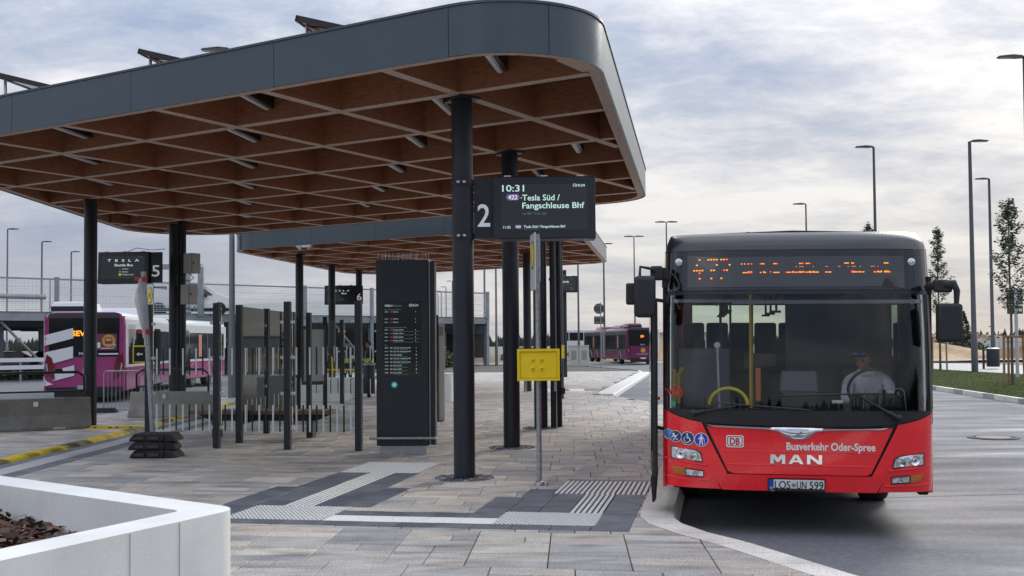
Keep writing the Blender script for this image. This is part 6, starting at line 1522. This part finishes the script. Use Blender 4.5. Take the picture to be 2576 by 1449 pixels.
# ------------------------------------------------------------------ street lamps
M_lamp = mat('lamp_post_grey', (.075, .080, .088), .45, metal=.2); M_lamp2 = mat('lamp_post_galv', (.16, .17, .185), .5, metal=.3)
def lamp_head(t, z, s_):
    b = MB(); P = [(0, 0), (.12, .07), (.45, .10), (.95, .06), (1.0, .02), (.95, -.01), (.3, -.02)]
    k = len(P); b.add([(s_ * x, -.13 * (1 - .3 * (x > .8)), z + zz_) for x, zz_ in P] + [(s_ * x, .13 * (1 - .3 * (x > .8)), z + zz_) for x, zz_ in P], [tuple(range(k)), tuple(range(k, 2 * k))[::-1]] + [(j, k + j, k + (j + 1) % k, (j + 1) % k) for j in range(k)]); h = b.build('lamp_head', M_lamp, t)
    b = MB(); b.bb(min(s_ * .45, s_ * .9), max(s_ * .45, s_ * .9), -.09, .09, z - .026, z - .012); b.build('lamp_glass', mat('lamp_glass_pale', (.5, .5, .48), .3), h)
def street_lamp(x, y, heads, label, H=12.2, z0=ZR, r=.085, m=None, rz=0., hs=1.0):
    t = thing('street_lamp', label, 'street lamp', (x, y, z0), rz, 'street lamps around the bus station')
    b = MB(); b.path([(0, 0, 0), (0, 0, 1.8), (0, 0, 1.85), (0, 0, H - z0 - .1)], [r * 1.25, r * 1.25, r, r * .62], 10); b.build('pole', m or M_lamp, t, smooth=40)
    for s_ in heads: lamp_head(t, H - z0 - .1, s_)
    return t
def px(u, Y): return (u - 1288) / 2800 * Y
street_lamp(px(2449, 58.5), 58.5, (1,), 'tall street lamp on the verge right of the red bus, head pointing right', r=.135)
street_lamp(px(2496, 78), 78, (-1,), 'tall street lamp right of the verge bin, head pointing left', H=13.0, r=.13)
street_lamp(px(2206, 60), 60, (-1,), 'street lamp rising over the middle of the red bus roof', r=.10)
street_lamp(px(2032, 85), 85, (-1,), 'shorter looking street lamp over the left half of the red bus roof', r=.09)
street_lamp(px(1679, 97), 97, (-1, 1), 'double-headed street lamp just left of the red bus roof corner')
street_lamp(px(1597, 110), 110, (-1, 1), 'double-headed street lamp in front of the tail of the far magenta bus')
street_lamp(px(1520, 118), 118, (1,), 'street lamp by the round traffic sign, head pointing right', r=.12)
street_lamp(px(1455, 102), 102, (), 'street lamp pole beside the Erkner/ZOB display', r=.10)
street_lamp(px(2592, 41), 41, (-1,), 'street lamp outside the right edge, only its head reaching into view')
street_lamp(px(583, 36), 36, (-1,), 'thick street lamp pole between the two canopies, head above the near roof', H=11.4, m=M_lamp2, r=.10)
street_lamp(px(34, 68), 60, (), 'thick galvanised pole at the far left in front of the parking deck', H=14.0, m=M_lamp2, r=.16)
for u, Y, s_, l in ((17, 98, 1, 'far street lamp at the left edge, behind the deck'), (104, 110, 1, 'far street lamp left of the magenta bus roof'), (178, 122, 1, 'far street lamp directly left of the left column'), (125, 170, 1, 'smallest far street lamp above the magenta bus roof unit'),
                    (1219, 90, (), 'left one of two far poles right of the first column'), (1248, 92, (), 'right one of two far poles right of the first column'),
                    (1138, 186, -1, 'nearest of four small far lamps right of the info pillar'), (1122, 205, -1, 'second of four small far lamps right of the info pillar'), (1110, 222, -1, 'third of four small far lamps right of the info pillar'), (1102, 236, -1, 'farthest of four small far lamps right of the info pillar')):
    street_lamp(px(u, Y), Y, (s_,) if s_ else (), l, r=.13 if Y > 100 else .10, m=M_lamp2)

# ------------------------------------------------------------------ signs, cabinets, coach
t = thing('traffic_sign', 'round traffic sign over a square plate seen from behind, in front of the far bus', 'traffic sign', (px(1511, 80), 80, ZR))
b = MB(); b.tube((0, 0, 0), (0, 0, 4.7), .04, 8); b.build('post', M_galv, t)
M_back = mat('sign_back', (.085, .09, .095), .5, metal=.4)
b = MB(); b.lathe([(.38, -.015), (.38, .015)], 26, M=Matrix.Translation((-.12, .07, 4.25)) @ Matrix.Rotation(R(90), 4, 'X')); b.build('round_plate', M_back, t)
b = MB(); b.box((-.10, .07, 3.42), (.76, .03, .56)); b.build('square_plate', M_back, t)
for z in (4.0, 4.45, 3.25, 3.6): b = MB(); b.box((-.1, .03, z), (.6, .03, .04)); b.build('clip_rail', M_galv, t)
t = thing('traffic_sign', 'two rectangular sign plates seen from behind, beside the staked tree', 'traffic sign', (px(2556, 49), 49, -.05))
b = MB(); b.tube((0, 0, 0), (0, 0, 3.95), .075, 10); b.build('post', mat('pale_post', (.50, .52, .54), .4, metal=.3), t)
b = MB(); b.box((0, .10, 3.55), (.72, .03, .66)); b.build('upper_plate', M_back, t, bevel=.01)
b = MB(); b.box((0, .10, 3.0), (.70, .03, .38)); b.build('lower_plate', M_back, t, bevel=.01)
for x, z, w_, h in ((.25, 3.36, .14, .10), (.22, 2.98, .14, .12)): b = MB(); b.box((x, .08, z), (w_, .012, h)); b.build('label', M_lbl, t)
for u, l in ((1442, 'left cream utility cabinet beside the far magenta bus'), (1468, 'right cream utility cabinet beside the far magenta bus')):
    t = thing('utility_cabinet', l, 'cabinet', (px(u, 86), 86, ZR), 0, 'cream utility cabinets')
    b = MB(); b.bb(-.38, .38, 0, .5, .0, 1.55); b.build('case', mat('cream_cabinet', (.50, .49, .42), .5), t, bevel=.02)
    b = MB(); b.bb(-.41, .41, -.03, .53, 1.55, 1.62); b.build('roof', mat('cream_cabinet', (.50, .49, .42), .5), t)
    b = MB(); b.bb(-.2, .2, -.012, .0, .5, 1.2); b.build('vent_panel', mat('cabinet_vent', (.28, .28, .25), .6), t)
co = thing('coach', 'white coach with dark window band parked behind the cream cabinets', 'coach', (px(1388, 125), 125, ZR), R(-2))
b = MB(); b.bb(0, 12, 0, 2.5, .4, 3.3); b.build('body', M_wpaint, co, bevel=.12)
for k in range(7): b = MB(); b.bb(.3 + k * 1.65, 1.85 + k * 1.65, -.03, 0, 2.05, 2.95); b.build('side_window', M_blk, co)
for x in (2.2, 9.5): b = MB(); b.lathe([(.5, -.15), (.5, .15)], 20, M=Matrix.Translation((x, .1, .5)) @ Matrix.Rotation(R(90), 4, 'X')); b.build('wheel', M_rubber, co)
sd_ = thing('shed', 'pale flat-roofed shed behind the tail of the far magenta bus', 'shed', (px(1650, 140), 140, -.3))
b = MB(); b.bb(0, 9, 0, 4, 0, 3.0); b.build('wall', mat('shed_white', (.5, .52, .52), .6), sd_); b = MB(); b.bb(-.2, 9.2, -.2, 4.2, 3.0, 3.15); b.build('roof', mat('shed_roof', (.35, .37, .38), .6), sd_)
mh = thing('manhole_cover', 'round manhole cover with pale concrete centre in the roadway', 'manhole cover', (8.9, 20.7, ZR + .002))
b = MB(); b.lathe([(.46, 0), (.46, .012), (.36, .012), (.355, .002)], 32); b.build('ring', mat('cast_iron', (.030, .026, .022), .8), mh); b = MB(); b.lathe([(.31, .001), (.31, .016)], 32); b.build('lid', mat('lid_concrete', (.24, .23, .20), .8), mh)

# ------------------------------------------------------------------ sand heaps, terrain, trees
def heap(name, label, c, rx_, ry_, h, seed, m):
    random.seed(seed); b = MB(); n, k = 40, 12; vs = [(c[0], c[1], h - .3)]
    ph = [random.random() * 6.28 for _ in range(6)]
    for i in range(1, k + 1):
        f = i / k
        for j in range(n):
            a = 2 * math.pi * j / n; rr = 1 + .16 * math.sin(3 * a + ph[0]) + .09 * math.sin(7 * a + ph[1]) + .05 * math.sin(13 * a + ph[2])
            z = h * (.5 + .5 * math.cos(math.pi * f)) * (1 + .10 * math.sin(5 * a + ph[3] + 5 * f)) - .35
            vs.append((c[0] + rx_ * f * rr * math.cos(a), c[1] + ry_ * f * rr * math.sin(a), z))
    fs = [(0, 1 + j, 1 + (j + 1) % n) for j in range(n)]
    for i in range(k - 1):
        for j in range(n): a = 1 + i * n + j; c_ = 1 + i * n + (j + 1) % n; fs.append((a, a + n, c_ + n, c_))
    b.add(vs, fs); o = b.build(name, m, smooth=80); return tag(o, label, 'sand heap')
M_sand = mat('pale_sand', (.50, .36, .21), .95, var=.22, vs=.5, bump=.06, bs=1.5, speck=.08, ss=3); M_sand2 = mat('brown_earth', (.30, .20, .115), .95, var=.3, vs=.35, bump=.08, bs=1.2)
heap('sand_heap', 'long low heap of pale sand behind the verge, right of the bus mirror', (39, 112), 15, 8, 1.75, 1, M_sand)
heap('sand_heap', 'tall brown earth heap behind the staked tree at the right edge', (54, 100), 12, 8, 3.6, 2, M_sand2)
heap('sand_heap', 'low tan sand heap seen between far magenta bus and red bus', (16, 128), 9, 6, 2.2, 3, M_sand)
heap('sand_heap', 'far brown earth bank behind the pale sand heap', (58, 150), 26, 9, 2.6, 4, M_sand2)
fc = thing('site_fence', 'low white construction fence far off behind the pale sand heap', 'fence', (36, 128, -.3))
for k in range(9): b = MB(); b.bb(k * 2.5, k * 2.5 + 2.4, 0, .04, .9, 1.9); b.build('fence_panel', mat('fence_white', (.6, .61, .62), .6), fc)
def leaf_cloud(b, c, r, n, s_, nm=3):
    for k in range(n):
        v = Vector((random.gauss(0, 1), random.gauss(0, 1), random.gauss(0, 1))).normalized() * (random.random() ** .5)
        p = Vector((c[0] + v.x * r[0], c[1] + v.y * r[1], c[2] + v.z * r[2])); q = s_ * random.uniform(.6, 1.3)
        M = Matrix.Translation(p) @ Matrix.Rotation(random.random() * 6.28, 4, 'Z') @ Matrix.Rotation(random.uniform(-1.3, 1.3), 4, 'X')
        b.add([(-q, 0, 0), (0, -q * .55, .0), (q, 0, 0), (0, q * .55, .1 * q)], [(0, 1, 2, 3)], random.randrange(nm), M)
def young_tree(loc, label, H, base, spread, seed, staked=True, narrow=False, group='young trees on the verge'):
    random.seed(seed); t = thing('young_tree', label, 'tree', loc, random.random(), group)
    b = MB(); b.path([(0, 0, 0), (.03, 0, H * .35), (-.02, .02, H * .7), (.02, 0, H)], [.055, .045, .028, .006], 8); b.build('trunk', mat('bark_grey', (.13, .105, .08), .9, var=.2, vs=10), t, smooth=60)
    lf = MB(); br = MB(); nbr = 34
    for k in range(nbr):
        z = base + (H - base) * (k / nbr) ** .9; f = 1 - (z - base) / (H - base); L = spread * (.25 + .85 * f) * random.uniform(.6, 1.15) * (.7 if f > .85 else 1); a = k * 2.4 + random.uniform(-.3, .3)
        e = Vector((math.cos(a) * L, math.sin(a) * L, z + L * random.uniform(.8, 1.3))); br.path([(0, 0, z), tuple(Vector((0, 0, z)).lerp(e, .5) + Vector((math.cos(a) * L * .12, math.sin(a) * L * .12, -.04))), tuple(e)], [.018, .011, .004], 4)
        for q in range(4):
            p = Vector((0, 0, z)).lerp(e, .4 + .2 * q); leaf_cloud(lf, p, (.18, .18, .18), 25, .058)
    leaf_cloud(lf, (0, 0, H), (.12, .12, .3), 30, .055)
    o = br.build('branches', mat('bark_grey', (.13, .105, .08), .9, var=.2, vs=10), t); o['kind'] = 'stuff'
    o = lf.build('crown', [mat('leaf_grey_green', (.075, .105, .055), .6), mat('leaf_deep', (.055, .085, .036), .65), mat('leaf_pale', (.15, .18, .105), .55)], t); o['kind'] = 'stuff'
    if staked:
        for k in range(3):
            a = k * 2.094 + .5; x, y = .42 * math.cos(a), .42 * math.sin(a)
            b = MB(); b.tube((x, y, -.1), (x * .93, y * .93, 1.85), .045, 8); b.build('stake', mat('stake_wood', (.30, .19, .10), .8, var=.3, vs=6), t, smooth=50)
            a2 = a + 2.094; b = MB(); b.tube((x * 1.0, y * 1.0, 1.8), (.40 * math.cos(a2), .40 * math.sin(a2), 1.8), .04, 8); b.build('stake_rail', mat('stake_wood', (.30, .19, .10), .8, var=.3, vs=6), t)
            b = MB(); b.tube((x * .9, y * .9, 1.6), (0, 0, 1.6), .012, 5); b.build('tie', M_black, t)
    return t
young_tree((px(2543, 41.5), 41.5, -.05), 'slender young tree held by wooden stakes in front of the sign plates', 6.75, 2.55, .85, 2)
young_tree((px(2362, 60), 60, -.05), 'young tree half hidden behind the right bus mirror', 7.6, 2.8, .72, 5)
young_tree((px(2190, 59), 59, -.05), 'young tree whose leafy tip shows above the red bus roof', 7.7, 2.8, .8, 7)
def pine(loc, label, H, r, seed):
    random.seed(seed); t = thing('pine_tree', label, 'tree', loc); b = MB(); b.tube((0, 0, 0), (0, 0, H), .12, 6, .02); b.build('trunk', mat('bark_grey', (.13, .105, .08), .9), t); lf = MB()
    for k in range(26):
        z = H * (.12 + .86 * k / 26); rr = r * (1 - z / H) + .15
        for j in range(7): a = random.random() * 6.28; leaf_cloud(lf, (rr * .7 * math.cos(a), rr * .7 * math.sin(a), z), (rr * .4, rr * .4, .18), 12, .13)
    o = lf.build('crown', [mat('pine_dark', (.03, .05, .028), .8), mat('pine_mid', (.055, .08, .045), .8)], t); o['kind'] = 'stuff'
pine((px(2421, 118), 118, -.3), 'small pine tree standing behind the sand right of the bus', 5.0, 1.7, 3)
random.seed(8)
shrub_mass('thicket', 'dark green thicket at the foot of the small pine', 'bushes', lambda: Vector((px(2410, 119) + random.gauss(0, 1.6), 119 + random.gauss(0, 1), abs(random.gauss(0, .9)))), 1800, .22, M_lf, 12)
shrub_mass('weeds', 'weeds growing under the parking deck beyond the first column', 'plants', lambda: Vector((px(1136, 80) + random.gauss(0, .5), 80 + random.gauss(0, .5), abs(random.gauss(.3, .4)))), 500, .14, M_lf, 13)
# far woods: a ragged band of conifer crowns on the horizon, all round
def woods(name, label, segs, seed):
    random.seed(seed); b = MB()
    for (a0, a1, rad, h0, h1, n) in segs:
        for k in range(n):
            a = R(a0 + (a1 - a0) * (k + random.random()) / n); r_ = rad * random.uniform(.95, 1.1); x, y = r_ * math.sin(a), r_ * math.cos(a); h = random.uniform(h0, h1); w_ = h * random.uniform(.14, .24); z0 = -1
            q = 6; vs = []
            for (zz_, rr) in ((0, 1), (.35, 1.05), (.7, .6), (1, .02)):
                for j in range(q): t_ = 6.283 * j / q; vs.append((x + w_ * rr * math.cos(t_) * random.uniform(.8, 1.2), y + w_ * rr * math.sin(t_) * random.uniform(.8, 1.2), z0 + h * zz_))
            b.add(vs, [(i * q + j, i * q + (j + 1) % q, (i + 1) * q + (j + 1) % q, (i + 1) * q + j) for i in range(3) for j in range(q)], random.randrange(2))
    tag(struct(b.build(name, [mat('woods_dark', (.022, .032, .024), .95), mat('woods_mid', (.035, .048, .032), .95)]), 'stuff'), label, 'woods')
woods('distant_woods', 'dark line of distant woods along the horizon', [(-36, 30, 640, 3, 8, 1500)], 5)
woods('rear_woods', 'pine woods standing behind the photographer', [(120, 250, 105, 8, 12, 400)], 6)
